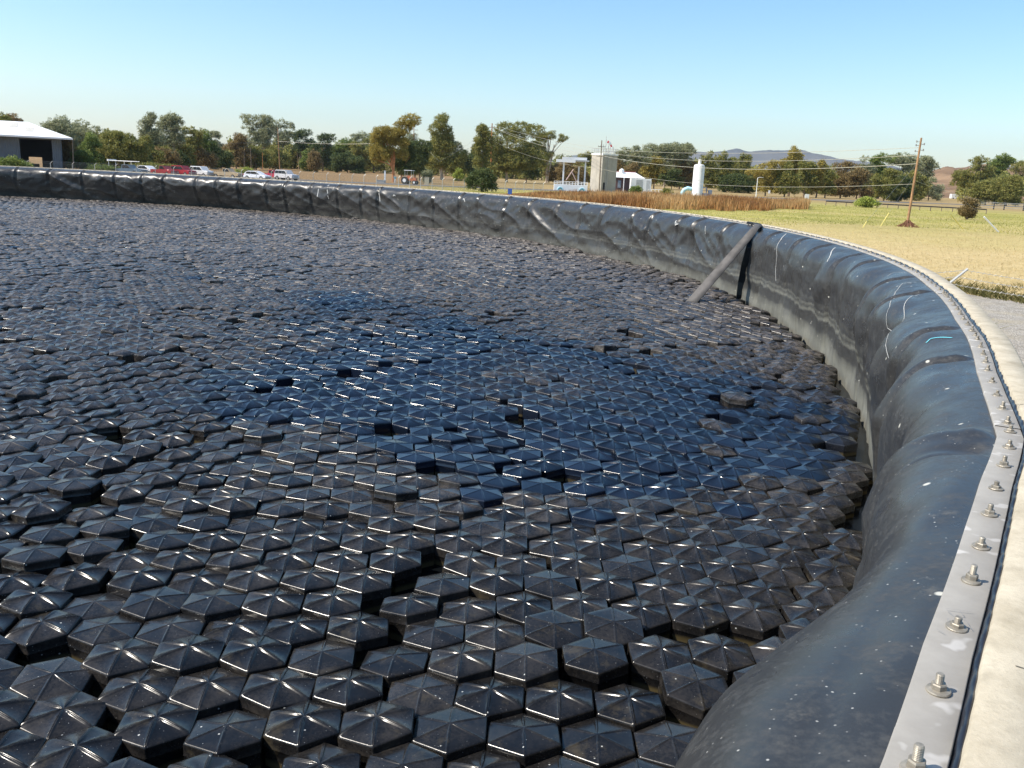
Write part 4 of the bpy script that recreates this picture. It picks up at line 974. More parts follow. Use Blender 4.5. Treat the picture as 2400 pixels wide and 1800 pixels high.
# ---------------------------------------------------------------- poles, lines
def pole(x0, yb, xt, yt, rad, m, label, arms=(), dist=None, ins=True, name='utility_pole', group=None):
    d = dist or F*(-ZG)/(yb-hz(x0)); b = dist_pt(x0, d); t = on_ray(xt, yt, d)
    root = empty(name, b, label=label, cat='utility pole' if 'utility' in name else 'post', group=group)
    tv = Vector(t)-Vector(b); mb = MB(); mb.tube([(0, 0, -.2), tuple(tv*.5), tuple(tv)], [rad*1.15, rad*.95, rad*.75], 10); mb.build('shaft', m, root, True)
    for f_, w_, rot_ in arms:
        am = MB(); c = tv*f_; dx = Vector((math.cos(rot_), math.sin(rot_), 0))*w_/2; nrm_ = Vector((-dx.y, dx.x, 0)).normalized()*rad
        am.tube([tuple(c-dx+nrm_*-1.1), tuple(c+dx+nrm_*-1.1)], .07, 4); ao = am.build('crossarm', m, root)
        im = MB()
        for s_ in (-.95, -.4, .4, .95): im.lathe([(.02, 0), (.05, .03), (.06, .12), (.03, .2)], 8, tuple(c+dx*s_+nrm_*-1.1+Vector((0, 0, .05))))
        im.build('insulator', M_wire, ao)
    return Vector(b), Vector(t), root
p1b, p1t, _ = pole(1150, 425, 1153.5, 289, .2, M_wood2, 'orange brown utility pole rising behind the round dark bush', [(.93, 2.4, .5)])
p2b, p2t, _ = pole(656, 398, 651, 299, .17, M_wood, 'tall pale utility pole behind the red pickup and white vehicle', [(.5, 1.2, .4)])
p3b, p3t, _ = pole(971, 415, 970, 286, .15, M_wood, 'utility pole with two crossarms showing beside the tall golden tree', [(.86, 2.6, .2), (.78, 2.0, .2)])
p4b, p4t, _ = pole(1404, 450, 1410.5, 329, .13, M_greyw, 'thin weathered utility pole standing at the corner of the concrete tower', [(.88, 1.5, .3), (.70, 2.0, .3)], dist=182)
p5b, p5t, r5 = pole(2127, 521, 2159.5, 323, .115, M_wood, 'leaning bare utility pole alone in the green field', [])
im = MB(); tv = p5t-p5b
for f_, s_ in ((.955, -1), (.93, 1), (.915, -1), (.865, 1), (.85, -1)):
    c = tv*f_; im.tube([tuple(c), tuple(c+Vector((.42*s_, 0, .0)))], .025, 5); im.tube([tuple(c+Vector((.38*s_, 0, -.08))), tuple(c+Vector((.38*s_, 0, .12)))], .06, 7)
im.build('insulator', M_wire, r5)
base = MB()
for k in range(26):
    a = random.uniform(0, 6.28); r_ = random.uniform(.15, .9); base.tube([(r_*1.6*math.cos(a), r_*math.sin(a), 0), (r_*math.cos(a)*.3, r_*.3*math.sin(a), random.uniform(.2, .75))], .05, 4)
o = base.build('dry_vine', flat('dry_vine', (.20, .09, .05), .9)); o.location = p5b; tag(o, 'dry brown brush heaped around the foot of the leaning utility pole', 'shrub')
smalls = [(172, 398, 170, 326, .09, M_greyw, 'dark thin pole between the metal shed and the green bushes'), (337, 388, 335, 318, .10, M_wood, 'short pale pole behind the grey slate truck and white sedan'),
          (573, 397, 572, 352, .08, M_greyw, 'thin grey post in front of the trees, left of a darker post'), (589, 397, 587, 344, .09, M_greyw, 'dark post between the thin grey post and the orange brown post'),
          (616, 398, 615, 356, .08, M_wood2, 'short orange brown post behind the white hatchback')]
for x0, yb, xt, yt, rr, m, lb in smalls: pole(x0, yb, xt, yt, rr, m, lb, name='wooden_post')
# street lamp
d_ = 176.; b = dist_pt(1771, d_); t = on_ray(1776, 417, d_); sl = empty('street_lamp', b, label='pale street lamp with a short arm at the far edge of the reeds', cat='street lamp')
m_ = MB(); tv = Vector(t-b); m_.tube([(0, 0, 0), tuple(tv)], [.09, .06], 8); m_.build('pole', M_white, sl, True)
m_ = MB(); m_.tube([tuple(tv), tuple(tv+Vector((.25, 0, .12))), tuple(tv+Vector((.7, 0, .12)))], .045, 6); m_.build('arm', M_white, sl)
m_ = MB(); m_.box(tv.x+.6, tv.x+1.05, -.14, .14, tv.z+.05, tv.z+.18); m_.build('lamp_head', M_rail, sl, bevel=.03)
def sign(x, yb, yt, w, h, m, label, d=None):
    d = d or F*(-ZG)/(yb-hz(x)); b = dist_pt(x, d); z = hgt(x, yt, d)-ZG; root = empty('sign', b, label=label, cat='sign')
    a = MB(); a.tube([(0, 0.04, 0), (0, .04, z)], .04, 6); a.build('post', M_galv, root)
    a = MB(); a.box(-w/2, w/2, -.02, .02, z-h, z); a.build('panel', m, root, bevel=.01)
sign(1890, 471, 455, .85, .95, M_white, 'small square white sign on a post beside the road')
sign(1802, 458, 446, .55, .8, M_white, 'small white sign standing in front of the dark tree right of the street lamp')
sign(1193, 462, 442, .35, .45, flat('blue_sign', (.04, .10, .38), .5), 'little blue marker sign on a white post near the tank rim', 74)
def line(pts, name, m, label, rad=.02, sag=1.0, group=None, parent=None):
    mb = MB()
    for a, b in zip(pts[:-1], pts[1:]):
        a, b = Vector(a), Vector(b); P = []
        for k in range(17): t = k/16; q = a.lerp(b, t); q.z -= sag*4*t*(1-t); P.append(tuple(q))
        mb.tube(P, rad, 5)
    o = mb.build(name, m)
    return tag(o, label, 'power line', group)
far_r = dist_pt(2600, 150); far_r[2] = 5
def up(v, dz): return Vector((v.x, v.y, v.z+dz))
farP = dist_pt(2700, 190)
for k, (z1, z4, z5, sg, rr, lb) in enumerate(((-.2, -1.6, -.9, .7, .022, 'uppermost power line running right from the thin pole to the leaning pole'), (-.75, -2.2, -1.6, 1.1, .022, 'second power line down, reaching from the orange pole to the leaning pole'), (-.8, -2.9, -2.4, 1.4, .03, 'third power line down, the brightest span past the white tank'), (-4.8, -5.4, -4.3, 1.5, .018, 'lowest power line, passing below the neck of the white tank'))):
    line([up(p1t, z1), up(p4t, z4), up(p5t, z5)], 'power_line', M_wirel, lb, rr, sg, 'power lines between the poles')
line([up(p1t, -.9), dist_pt(1030, 230, 1.5), up(p3t, -3)], 'power_line', M_wire, 'thin dark power line left of the orange brown pole', .018, .5)
line([up(p5t, -4.0), dist_pt(2440, 150, -1.2)], 'power_line', M_wire, 'faint dark power line running right from the leaning pole', .012, .8)
line([dist_pt(-60, 250, .8), up(p2t, -4.6), up(p3t, -6)], 'power_line', M_wire, 'faint power line passing the pale pole in front of the left trees', .02, .9)
# guy wires with guards
for (x0, y0, x1, y1, m, f_, lb, rr) in ((2022, 534, 2030, 521, M_yel, .72, 'short yellow guy wire guard furthest left of the leaning pole', .04), (2064, 530, 2081, 503, M_yel, .60, 'longer yellow guy wire guard just left of the leaning pole', .04), (2257, 537, 2231, 506, M_yel, .62, 'thin yellow guy wire guard right of the leaning pole', .05), (2340, 544, 2309, 511, M_white, .72, 'thick white guy wire guard at the right of the field', .08)):
    g0 = Vector(gp(x0, y0)); tp = p5b+(p5t-p5b)*f_; L_ = (tp-g0).length; dr = (tp-g0).normalized(); zt_ = 0
    # guard length from the photograph
    d0 = np.hypot(g0.x, g0.y); ln = (Vector(dist_pt(x1, d0))-g0).length+0; ln = math.hypot(x1-x0, y1-y0)*d0/F*1.0
    gu = empty('guy_wire', g0, label=lb, cat='guy wire')
    px_dir = (Vector(at_d(x1, y1, g0.y))-g0).normalized(); dd = dr
    a = MB(); a.tube([(0, 0, 0), tuple(px_dir*ln)], rr, 7); a.build('guard', m, gu)
    a = MB(); a.tube([tuple(px_dir*ln), tuple(tp-g0)], .008, 4); a.build('wire', M_wire, gu)
# pipeline / guard rail and pen on the right
def relg(x, y): return Vector(gp(x, y))
ra, rb = relg(1935, 481), relg(2312, 483); rb = Vector(dist_pt(2312, (ra.length)*1.0)); rr0 = empty('guard_rail', ra, label='long low dark rail running across the far side of the field', cat='rail')
a = MB(); v = rb-ra; v.z = 0; a.tube([(0, 0, .75), (v.x, v.y, .75)], .11, 6); a.build('beam', M_dark, rr0)
a = MB()
for k in range(16): a.tube([(v.x*k/15, v.y*k/15, 0), (v.x*k/15, v.y*k/15, .75)], .08, 5)
a.build('posts', M_greyw, rr0)
pn0 = relg(2330, 491); pn = empty('cattle_fence', pn0, label='grey ranch fence panels with dark corner posts at the far right', cat='fence')
a = MB()
for z_ in (.4, .8, 1.2, 1.5): a.tube([(-3, .5, z_), (7.5, -.8, z_)], .045, 5)
a.build('rail', M_rail, pn)
for xx in (0, 2.2, 6.3):
    a = MB(); a.tube([(xx, .3-xx*.12, 0), (xx, .3-xx*.12, 1.75)], .13, 6); a.build('post', M_dark, pn)
tr0 = relg(2236, 466.5); o = MB().box(-1.9, 1.9, -1, 1, .15, 2.3).build('trailer', M_white, bevel=.12); o.location = tr0; tag(o, 'small pale box trailer in front of the trees right of the leaning pole', 'trailer')
a = MB(); a.tube([(-.9, -1.03, .3), (-.9, -.8, .3)], .3, 12); a.tube([(.9, -1.03, .3), (.9, -.8, .3)], .3, 12); a.build('wheel', M_tyre, o)
# houses on the right hill
for x, y, w_, d, lb in ((2375, 397, 14, 640, 'long white farm building on the hillside behind the far right trees'), (2290, 398, 9, 650, 'small white farm building on the hillside, left of the longer one')):
    c = dist_pt(x, d); c[2] = hgt(x, y+6, d); fb = empty('farm_building', c, label=lb, cat='building')
    a = MB(); a.box(-w_/2, w_/2, 0, 6, -3, 2.6); a.build('wall', M_white, fb); a = MB(); a.add([(-w_/2-.5, -.5, 2.6), (w_/2+.5, -.5, 2.6), (w_/2+.5, 6.5, 2.6), (-w_/2-.5, 6.5, 2.6), (-w_/2-.5, 3, 4), (w_/2+.5, 3, 4)], [(0, 1, 5, 4), (2, 3, 4, 5), (1, 2, 5), (3, 0, 4), (0, 3, 2, 1)]); a.build('roof', M_rail, fb)

# ---------------------------------------------------------------- yard under the trees: tractor, person, posts
dY = 186.
tb = dist_pt(961, dY); tr = empty('tractor', tb, R(-15), label='small tractor with a white canopy parked under the golden tree', cat='tractor')
a = MB(); a.box(-1.5, 1.5, -.45, .45, .7, 1.35); a.box(-.6, .3, -.35, .35, 1.3, 1.7); a.build('body', flat('tractor_orange', (.5, .14, .05), .5), tr, bevel=.06)
a = MB(); a.box(-1.1, .7, -.75, .75, 2.7, 2.8); a.build('canopy', M_white, tr, bevel=.03)
a = MB()
for x, y in ((-.9, -.6), (-.9, .6), (.5, -.5), (.5, .5)): a.tube([(x, y, 1.2), (x, y, 2.7)], .04, 5)
a.build('canopy_post', M_rail, tr)
for x, y, r_ in ((-.9, -.75, .75), (-.9, .75, .75), (1.15, -.6, .42), (1.15, .6, .42)):
    a = MB(); a.tube([(x, y-.15, r_), (x, y+.15, r_)], r_, 18); wo = a.build('wheel', M_tyre, tr, True)
    a = MB(); a.tube([(x, y-.17, r_), (x, y+.17, r_)], r_*.5, 12); a.build('rim', M_white, wo, True)
# person
def skin(name, verts, edges, rad, m, parent):
    me = bpy.data.meshes.new(name); me.from_pydata(verts, edges, []); o = link(name, me, m, parent)
    o.modifiers.new('s', 'SKIN'); sl_ = me.skin_vertices[0].data
    for i, r_ in enumerate(rad): sl_[i].radius = (r_, r_) if not hasattr(r_, '__len__') else r_
    sl_[0].use_root = True; ss_ = o.modifiers.new('u', 'SUBSURF'); ss_.levels = ss_.render_levels = 1
    return o
pb = dist_pt(926, dY-3); pe = empty('person', pb, label='person in a teal shirt and white trousers standing under the golden tree', cat='person')
skin('body', [(0, 0, .95), (0, 0, 1.2), (0, .01, 1.42), (0, .0, 1.52), (0, -.02, 1.66), (0, -.02, 1.76), (-.1, 0, .9), (-.12, 0, .5), (-.13, .01, .08), (-.13, -.12, .03), (.1, 0, .9), (.14, .03, .5), (.16, .06, .08), (.16, -.07, .03), (-.19, 0, 1.4), (-.25, .02, 1.13), (-.2, -.18, .98), (-.18, -.25, .95), (.19, 0, 1.4), (.26, .02, 1.13), (.27, -.1, .9), (.27, -.14, .82)],
     [(0, 1), (1, 2), (2, 3), (3, 4), (4, 5), (0, 6), (6, 7), (7, 8), (8, 9), (0, 10), (10, 11), (11, 12), (12, 13), (2, 14), (14, 15), (15, 16), (16, 17), (2, 18), (18, 19), (19, 20), (20, 21)],
     [(.15, .1), (.15, .1), (.16, .1), .05, .1, .07, .08, .055, .04, .035, .08, .055, .04, .035, .055, .04, .03, .035, .055, .04, .03, .035], flat('skin', (.42, .24, .16), .6), pe)
skin('shirt', [(0, 0, .93), (0, 0, 1.2), (0, .01, 1.42), (-.19, 0, 1.41), (-.24, .01, 1.18), (.19, 0, 1.41), (.25, .01, 1.18)], [(0, 1), (1, 2), (2, 3), (3, 4), (2, 5), (5, 6)], [(.19, .13), (.18, .13), (.18, .12), .075, .065, .075, .065], flat('teal_shirt', (.08, .38, .45), .8), pe)
skin('trousers', [(0, 0, .95), (-.1, 0, .88), (-.12, 0, .5), (-.13, .01, .13), (.1, 0, .88), (.14, .03, .5), (.16, .06, .13)], [(0, 1), (1, 2), (2, 3), (0, 4), (4, 5), (5, 6)], [(.17, .12), .1, .08, .065, .1, .08, .065], flat('white_trousers', (.72, .70, .66), .8), pe)
skin('hair', [(0, .0, 1.70), (0, .0, 1.79)], [(0, 1)], [.105, .09], M_dark, pe)
for x, w_, h_, m, nm, lb in ((902, .35, 2.4, M_white, 'gate_post', 'white square gate post left of the orange tree trunks'), (1000, .9, 1.5, flat('cream_box', (.62, .52, .34), .6), 'utility_box', 'cream utility box standing right of the tractor'), (893, 1.6, .5, M_rail, 'lumber_stack', 'low pale stack of boards beside the white gate post')):
    p = dist_pt(x, dY+2); a = MB(); a.box(-w_/2, w_/2, -w_/4, w_/4, 0, h_); a.box(-w_/2-.04, w_/2+.04, -w_/4-.04, w_/4+.04, h_, h_+.08); o = a.build(nm, m, bevel=.02); o.location = p; tag(o, lb, nm.replace('_', ' '))

# ---------------------------------------------------------------- trees
def leaf_mat(name, c1, c2, c3):
    t = NT(name); at = t.n('ShaderNodeAttribute', attribute_name='tone'); c = t.ramp(at.outputs['Fac'], [(0, c1), (.5, c2), (1, c3)])
    t.set(c, .6, 0, .25)
    t.b.inputs['Subsurface Weight'].default_value = 0
    tr = t.n('ShaderNodeBsdfTranslucent'); t.l(c, tr.inputs[0]); mx = t.n('ShaderNodeMixShader'); mx.inputs[0].default_value = .35
    t.l(t.b.outputs[0], mx.inputs[1]); t.l(tr.outputs[0], mx.inputs[2]); t.l(mx.outputs[0], t.out.inputs[0]); return t.m
LM = {'olive': leaf_mat('olive_leaves', (.097, .114, .032), (.244, .244, .065), (.454, .389, .114)),
      'gold': leaf_mat('golden_leaves', (.15, .135, .035), (.36, .29, .07), (.56, .44, .12)),
      'grey': leaf_mat('grey_green_leaves', (.145, .162, .089), (.308, .324, .179), (.503, .486, .292)),
      'dark': leaf_mat('dark_green_leaves', (.046, .068, .026), (.097, .130, .042), (.194, .211, .065)),
      'green': leaf_mat('green_leaves', (.082, .121, .036), (.179, .235, .056), (.341, .373, .097)),
      'brown': leaf_mat('russet_leaves', (.12, .095, .04), (.26, .19, .08), (.40, .29, .13)),
      'lime': leaf_mat('lime_leaves', (.194, .244, .049), (.356, .406, .082), (.518, .551, .130))}
M_bark = flat('bark', (.22, .16, .11), .9, 0, .2, .35, 2); M_barkp = flat('pale_bark', (.42, .34, .25), .9, 0, .2, .3, 2); M_barko = flat('orange_bark', (.45, .20, .09), .9, 0, .2, .3, 2)
PXM = F*1024/2400
def tree(x, yt, yb, hw, kind, col, label, lobes=None, bark=None, dens=1.0, name='tree', lean=0, dist=None, group='trees beyond the tank', bot=None, cat='tree'):
    d = dist or F*(-ZG)/(yb-hz(x)); b = on_ray(x, (yt+yb)/2, d); b[2] = ZG; H = hgt(x, yt, d)-b[2]; Wd = hw*(1.42 if kind in ('col', 'open') else 1.3)*d/F
    root = empty(name, b, label=label, cat=cat, group=group)
    bot = bot if bot is not None else {'open': .30, 'dense': .04, 'col': .10, 'bush': 0.0, 'dome': .35}[kind]
    # lobes: (dx, z, rx, rz) in fractions of the half width / height
    if lobes is None:
        if kind == 'open': lobes = [(random.uniform(-.6, .6), random.uniform(bot+.12, .92), random.uniform(.35, .55), random.uniform(.08, .14)) for _ in range(13)]+[(0, .93, .35, .09), (.2, .6, .5, .16), (-.2, .45, .6, .16)]
        elif kind == 'dense':
            lobes = [(0, .5, .6, .34)]
            for _ in range(19):
                z_ = random.uniform(.14, .90); w_ = math.sqrt(max(.05, 1-((z_-.48)/.52)**2)); lobes.append((random.uniform(-.85, .85)*w_*.85, z_, random.uniform(.2, .36), random.uniform(.07, .13)))
            lobes.append((random.uniform(-.2, .2), .9, .22, .09))
        elif kind == 'col':
            lobes = [(0, .5, .5, .36)]
            for _ in range(20):
                z_ = random.uniform(.14, .90); w_ = min(1, (1.05-z_)*1.5); lobes.append((random.uniform(-.9, .9)*w_, z_, random.uniform(.2, .36), random.uniform(.06, .12)))
            lobes.append((random.uniform(-.15, .15), .93, .2, .07))
        elif kind == 'dome': lobes = [(random.uniform(-.85, .85), random.uniform(.62, .86), .3, .1) for _ in range(12)]+[(0, .84, .6, .15), (-.5, .66, .4, .14), (.5, .66, .4, .14), (0, .55, .6, .2)]
        else: lobes = [(0, .45, .9, .5), (-.4, .4, .5, .38), (.4, .42, .5, .4), (0, .75, .5, .25)]
    lb2 = []
    for (lx, lz, rx, rz) in lobes:
        if rx > .38:
            lb2.append((lx, lz, rx*.6, rz*.6))
            for _ in range(8):
                a_ = random.uniform(0, 6.28); q_ = random.uniform(.45, 1.0); lb2.append((lx+rx*q_*math.cos(a_)*.85, lz+rz*q_*math.sin(a_)*.85, rx*random.uniform(.22, .42), rz*random.uniform(.22, .42)))
        else: lb2.append((lx, lz, rx, rz))
    lobes = lb2
    ls = max(.16, d/PXM*(.62 if kind in ('open', 'dome') else .7))         # leaf clump size about a pixel and a half
    V = []; tone = []; tips = []
    for (lx, lz, rx, rz) in lobes:
        lean_x = lean*lz*Wd
        ncl = int(max(5, (rx*rz*Wd*H)/(ls*ls)*(1.5 if kind != 'open' else 1.05)*dens)); ncl = min(ncl, 900)
        u = rng.normal(size=(ncl, 3)); u /= np.linalg.norm(u, axis=1)[:, None]; rr = rng.uniform(.35, 1.0, ncl)**.5
        C = np.stack([lx*Wd+lean_x+u[:, 0]*rr*rx*Wd, u[:, 1]*rr*rx*Wd*.85+random.uniform(-.2, .2)*Wd, lz*H+u[:, 2]*rr*rz*H], -1)
        C = C[C[:, 2] > bot*H]
        tips.append(np.array([lx*Wd+lean_x, 0, lz*H])); m = 13
        if not len(C): continue
        P = np.repeat(C, m, 0)+rng.normal(0, 1, (len(C)*m, 3))*np.array([1, 1, .75])*ls*1.15
        P[:, 2] = np.clip(P[:, 2], max(.05, bot*H*.8), None)
        tn = np.repeat(rng.uniform(0, 1, len(C)), m)*.65+rng.uniform(0, .35, len(P)); V.append(P); tone.append(tn)
    P = np.concatenate(V); tn = np.concatenate(tone); N = len(P)
    a = rng.normal(size=(N, 3)); a /= np.linalg.norm(a, axis=1)[:, None]; bb = np.cross(a, rng.normal(size=(N, 3))); bb /= np.linalg.norm(bb, axis=1)[:, None]
    s1 = ls*rng.uniform(.45, .95, (N, 1)); s2 = s1*rng.uniform(.4, .8, (N, 1))
    Q = np.stack([P-a*s1, P+bb*s2, P+a*s1, P-bb*s2], 1).reshape(-1, 3)
    me = mesh_np('crown', Q, np.arange(4*N).reshape(-1, 4)); at = me.attributes.new('tone', 'FLOAT', 'POINT'); at.data.foreach_set('value', np.repeat(tn, 4).astype(np.float32))
    tk = MB(); r0_ = max(.12, H*.018); lc = tips[0]
    zt_ = H*(.8 if kind in ('open', 'col', 'dome') else .5)
    tk.tube([(0, 0, -.2), (lean*.15*Wd+random.uniform(-.2, .2), 0, zt_*.35), (lean*.4*Wd+random.uniform(-.3, .3), 0, zt_*.7), (lean*.8*Wd, 0, zt_)], [r0_*1.3, r0_, r0_*.7, r0_*.3], 7)
    for t_ in tips[:12]:
        f_ = random.uniform(.25, .6); s_ = Vector((lean*f_*.6*Wd, 0, zt_*f_)); e = Vector(t_); md = s_.lerp(e, .5)+Vector((random.uniform(-.3, .3), random.uniform(-.3, .3), .2))
        tk.tube([tuple(s_), tuple(md), tuple(e)], [r0_*.5, r0_*.35, r0_*.12], 5)
    if kind == 'open':
        for k in range(2): xx = random.uniform(-.4, .4)*Wd; tk.tube([(random.uniform(-.4, .4), random.uniform(-.5, .5), 0), (xx*.5, 0, zt_*.4), (xx, 0, zt_*.9)], [r0_*.8, r0_*.6, r0_*.2], 6)
    tk.build('trunk', bark or M_bark, root, True)
    link('crown', me, LM[col], root)
    return root
T = tree
T(8, 266, 383, 14, 'open', 'olive', 'tree top showing above the left edge of the white shed roof')
T(38, 268, 383, 17, 'open', 'brown', 'brownish tree top showing above the middle of the white shed roof')
T(101, 288, 386, 12, 'open', 'grey', 'sparse thin tree behind the right slope of the shed roof', dens=.35)
T(143, 271, 390, 30, 'open', 'grey', 'tall open grey green tree just right of the metal shed', bark=M_barkp)
T(192, 282, 390, 36, 'open', 'grey', 'open crowned tree left of the big round olive tree', bark=M_barkp, dens=.8)
T(160, 322, 395, 22, 'dense', 'brown', 'russet undergrowth tree beside the shed wall')
T(213, 308, 394, 25, 'col', 'green', 'pointed green tree left of the big round olive tree')
T(190, 350, 397, 26, 'bush', 'green', 'low green bush behind the dark thin pole', name='bush', cat='bush')
T(280, 303, 396, 47, 'dense', 'olive', 'big round topped olive tree behind the slate truck', [(0, .50, .97, .46), (-.4, .55, .55, .36), (.42, .52, .55, .36), (0, .78, .62, .21), (.1, .3, .9, .3)], dens=1.15)
T(354, 264, 393, 22, 'open', 'grey', 'tall slim tree, left one of the tallest pair behind the red pickups', bark=M_barkp)
T(403, 265, 393, 26, 'open', 'grey', 'tall slim tree, right one of the tallest pair behind the red pickups', bark=M_barkp)
T(345, 318, 394, 26, 'col', 'olive', 'bushy olive tree below the left tall slim tree')
T(385, 345, 395, 30, 'bush', 'brown', 'russet bush at the foot of the tall slim pair', name='bush', cat='bush')
T(418, 352, 395, 22, 'bush', 'dark', 'dark bush behind the bright red utility vehicle', name='bush', cat='bush')
T(448, 297, 393, 24, 'open', 'olive', 'olive tree with several tops between tall pair and the pointed green tree')
T(479, 303, 393, 25, 'col', 'green', 'pointed green tree behind the white utility vehicle')
T(505, 307, 391, 15, 'open', 'grey', 'small sparse tree between the pointed green tree and russet cone', dens=.6)
T(553, 309, 394, 27, 'col', 'brown', 'russet cone shaped tree behind the tan pickup')
T(520, 352, 395, 22, 'bush', 'dark', 'dark bush left of the russet cone shaped tree', name='bush', cat='bush')
T(610, 271, 394, 32, 'open', 'grey', 'tall spreading tree behind the white hatchback', bark=M_barkp)
T(659, 280, 394, 21, 'open', 'grey', 'tall tree right of the spreading one, crossed by the pale pole', bark=M_barkp, dens=.9)
T(600, 338, 396, 34, 'bush', 'olive', 'olive thicket below the tall spreading tree', name='thicket', cat='thicket')
T(645, 345, 396, 28, 'bush', 'olive', 'small olive thicket behind the red pickup', name='thicket', cat='thicket')
T(700, 303, 395, 28, 'open', 'dark', 'dark leaning tree with bare trunk left of the yellow field gap', lean=.5, bot=.42, dens=.8)
T(756, 310, 400, 30, 'dense', 'dark', 'dark green tree right of the yellow field gap')
T(737, 348, 402, 14, 'bush', 'brown', 'russet bush at the foot of the dark green tree', name='bush', cat='bush')
T(800, 322, 401, 30, 'dense', 'green', 'rounded green tree second right of the yellow field gap')
T(848, 309, 402, 24, 'open', 'grey', 'thin grey tree sticking up behind the rounded green tree')
T(838, 332, 403, 26, 'dense', 'olive', 'olive tree in front of the thin grey tree')
T(876, 313, 404, 26, 'dense', 'olive', 'olive tree touching the left of the big golden tree')
T(815, 355, 404, 40, 'bush', 'dark', 'dark undergrowth below the rounded green tree', name='thicket', cat='thicket')
T(923, 261, 425, 48, 'dense', 'gold', 'big golden tree with a slanting crown and orange trunks', [(-.42, .60, .48, .20), (-.5, .42, .42, .25), (-.1, .70, .5, .15), (.38, .78, .42, .14), (.62, .89, .36, .10), (.1, .5, .6, .25), (-.62, .50, .3, .28)], M_barko, 1.2, bot=.17)
T(942, 318, 424, 32, 'dense', 'dark', 'dark shaded tree under the golden crown', bark=M_barko, bot=.15)
T(985, 325, 422, 27, 'dense', 'dark', 'very dark rounded tree between golden tree and tall column tree', dens=1.2)
T(972, 312, 415, 16, 'open', 'grey', 'thin tree behind the pole with two crossarms', dens=.6)
T(1037, 264, 420, 40, 'col', 'olive', 'tall tapering tree between the dark rounded tree and the round bush', bark=M_barkp)
T(1037, 300, 419, 33, 'open', 'grey', 'grey leaved tree standing within the tall tapering one', bark=M_barkp)
T(1087, 350, 418, 26, 'dense', 'dark', 'low dark tree behind the little lime bush')
T(1075, 392, 423, 10, 'bush', 'lime', 'little lime green bush under the dark tree', name='bush', cat='bush')
T(1002, 395, 428, 11, 'bush', 'grey', 'small spiky grey bush right of the tractor', name='bush', cat='bush')
T(1190, 281, 426, 56, 'col', 'olive', 'wide many topped tree behind the orange brown pole', [(-.1, .86, .34, .12), (.35, .88, .32, .11), (.75, .84, .3, .12), (.1, .62, .8, .24), (-.55, .66, .38, .15), (.2, .35, .85, .25), (-.3, .3, .6, .2)], M_barkp, 1.1)
T(1130, 291, 425, 25, 'col', 'olive', 'olive tree hugging the left side of the orange brown pole')
T(1235, 330, 427, 28, 'dense', 'dark', 'dark tree in shade between the wide tree and leaning tree')
T(1284, 302, 428, 28, 'open', 'olive', 'tree leaning right with a tufted top', [(.0, .88, .75, .11), (.75, .84, .42, .08), (-.35, .74, .5, .14), (-.3, .5, .65, .2), (-.3, .25, .7, .2)], M_barkp, 1.3)
T(1308, 380, 429, 26, 'bush', 'brown', 'russet bush left of the steel canopy', name='bush', cat='bush')
T(1345, 372, 430, 36, 'bush', 'brown', 'wide russet thicket seen through the steel canopy', name='thicket', cat='thicket', dist=235)
T(1375, 353, 424, 22, 'dense', 'olive', 'low tree behind the left edge of the concrete tower')
T(1320, 362, 424, 16, 'dense', 'grey', 'small grey tree above the canopy beam')
T(1448, 372, 440, 18, 'dense', 'brown', 'russet tree touching the right edge of the tower')
T(1482, 341, 440, 32, 'dome', 'grey', 'rounded grey green tree behind the small house')
T(1475, 380, 441, 28, 'bush', 'brown', 'russet thicket behind the small house roof', name='thicket', cat='thicket', dist=240)
T(1560, 327, 441, 44, 'dome', 'grey', 'domed tree with an airy crown right of the small house', bark=M_barkp)
T(1535, 366, 441, 30, 'dense', 'gold', 'golden green tree below the airy domed tree')
T(1596, 342, 442, 22, 'open', 'grey', 'sparse tree at the right of the airy domed tree')
T(1575, 395, 443, 26, 'dense', 'dark', 'dark tree between the small house and the white tank')
T(1608, 370, 443, 22, 'dense', 'brown', 'russet tree left of the white cylindrical tank')
T(1660, 352, 447, 26, 'dense', 'olive', 'olive tree right of the white tank neck')
T(1700, 353, 448, 30, 'dense', 'olive', 'broad olive tree left of the mountain gap', dens=1.1)
T(1737, 356, 449, 22, 'dense', 'olive', 'flat topped tree bordering the gap before the mountains')
T(1725, 402, 450, 40, 'bush', 'dark', 'dark undergrowth left of the street lamp', name='thicket', cat='thicket')
T(1798, 374, 457, 38, 'dense', 'gold', 'rounded golden tree right of the street lamp', bot=.1)
T(1855, 340, 458, 26, 'col', 'gold', 'tall golden tree rising into the mountains', bot=.2)
T(1843, 376, 459, 30, 'dense', 'olive', 'olive tree at the foot of the tall golden tree')
T(1888, 374, 460, 22, 'dense', 'olive', 'narrow dark stemmed tree left of the square white sign', bot=.12)
T(1918, 372, 461, 20, 'dense', 'gold', 'golden tree above the square white sign', bot=.1)
T(1938, 385, 461, 22, 'dense', 'olive', 'olive tree right of the square white sign', bot=.12)
T(1975, 377, 462, 28, 'dense', 'brown', 'brownish tree, first of two right of the white sign')
T(2012, 387, 464, 27, 'dense', 'brown', 'second brownish tree right of the white sign')
T(2020, 366, 462, 22, 'open', 'grey', 'spiky grey tree behind the two brownish trees', dens=.8)
T(2064, 359, 463, 22, 'open', 'green', 'green topped tree behind the dense olive one')
T(2076, 394, 468, 32, 'dense', 'olive', 'dense olive tree left of the leaning utility pole')
T(2112, 358, 464, 34, 'open', 'grey', 'wide airy grey tree crossed by the leaning utility pole', bark=M_barkp, dens=1.2)
T(2110, 410, 469, 24, 'bush', 'dark', 'dark tree low behind the leaning pole')
T(2160, 366, 464, 24, 'open', 'grey', 'airy tree right of the leaning utility pole', bark=M_barkp)
T(2180, 415, 467, 24, 'dense', 'grey', 'small grey tree right of the leaning utility pole')
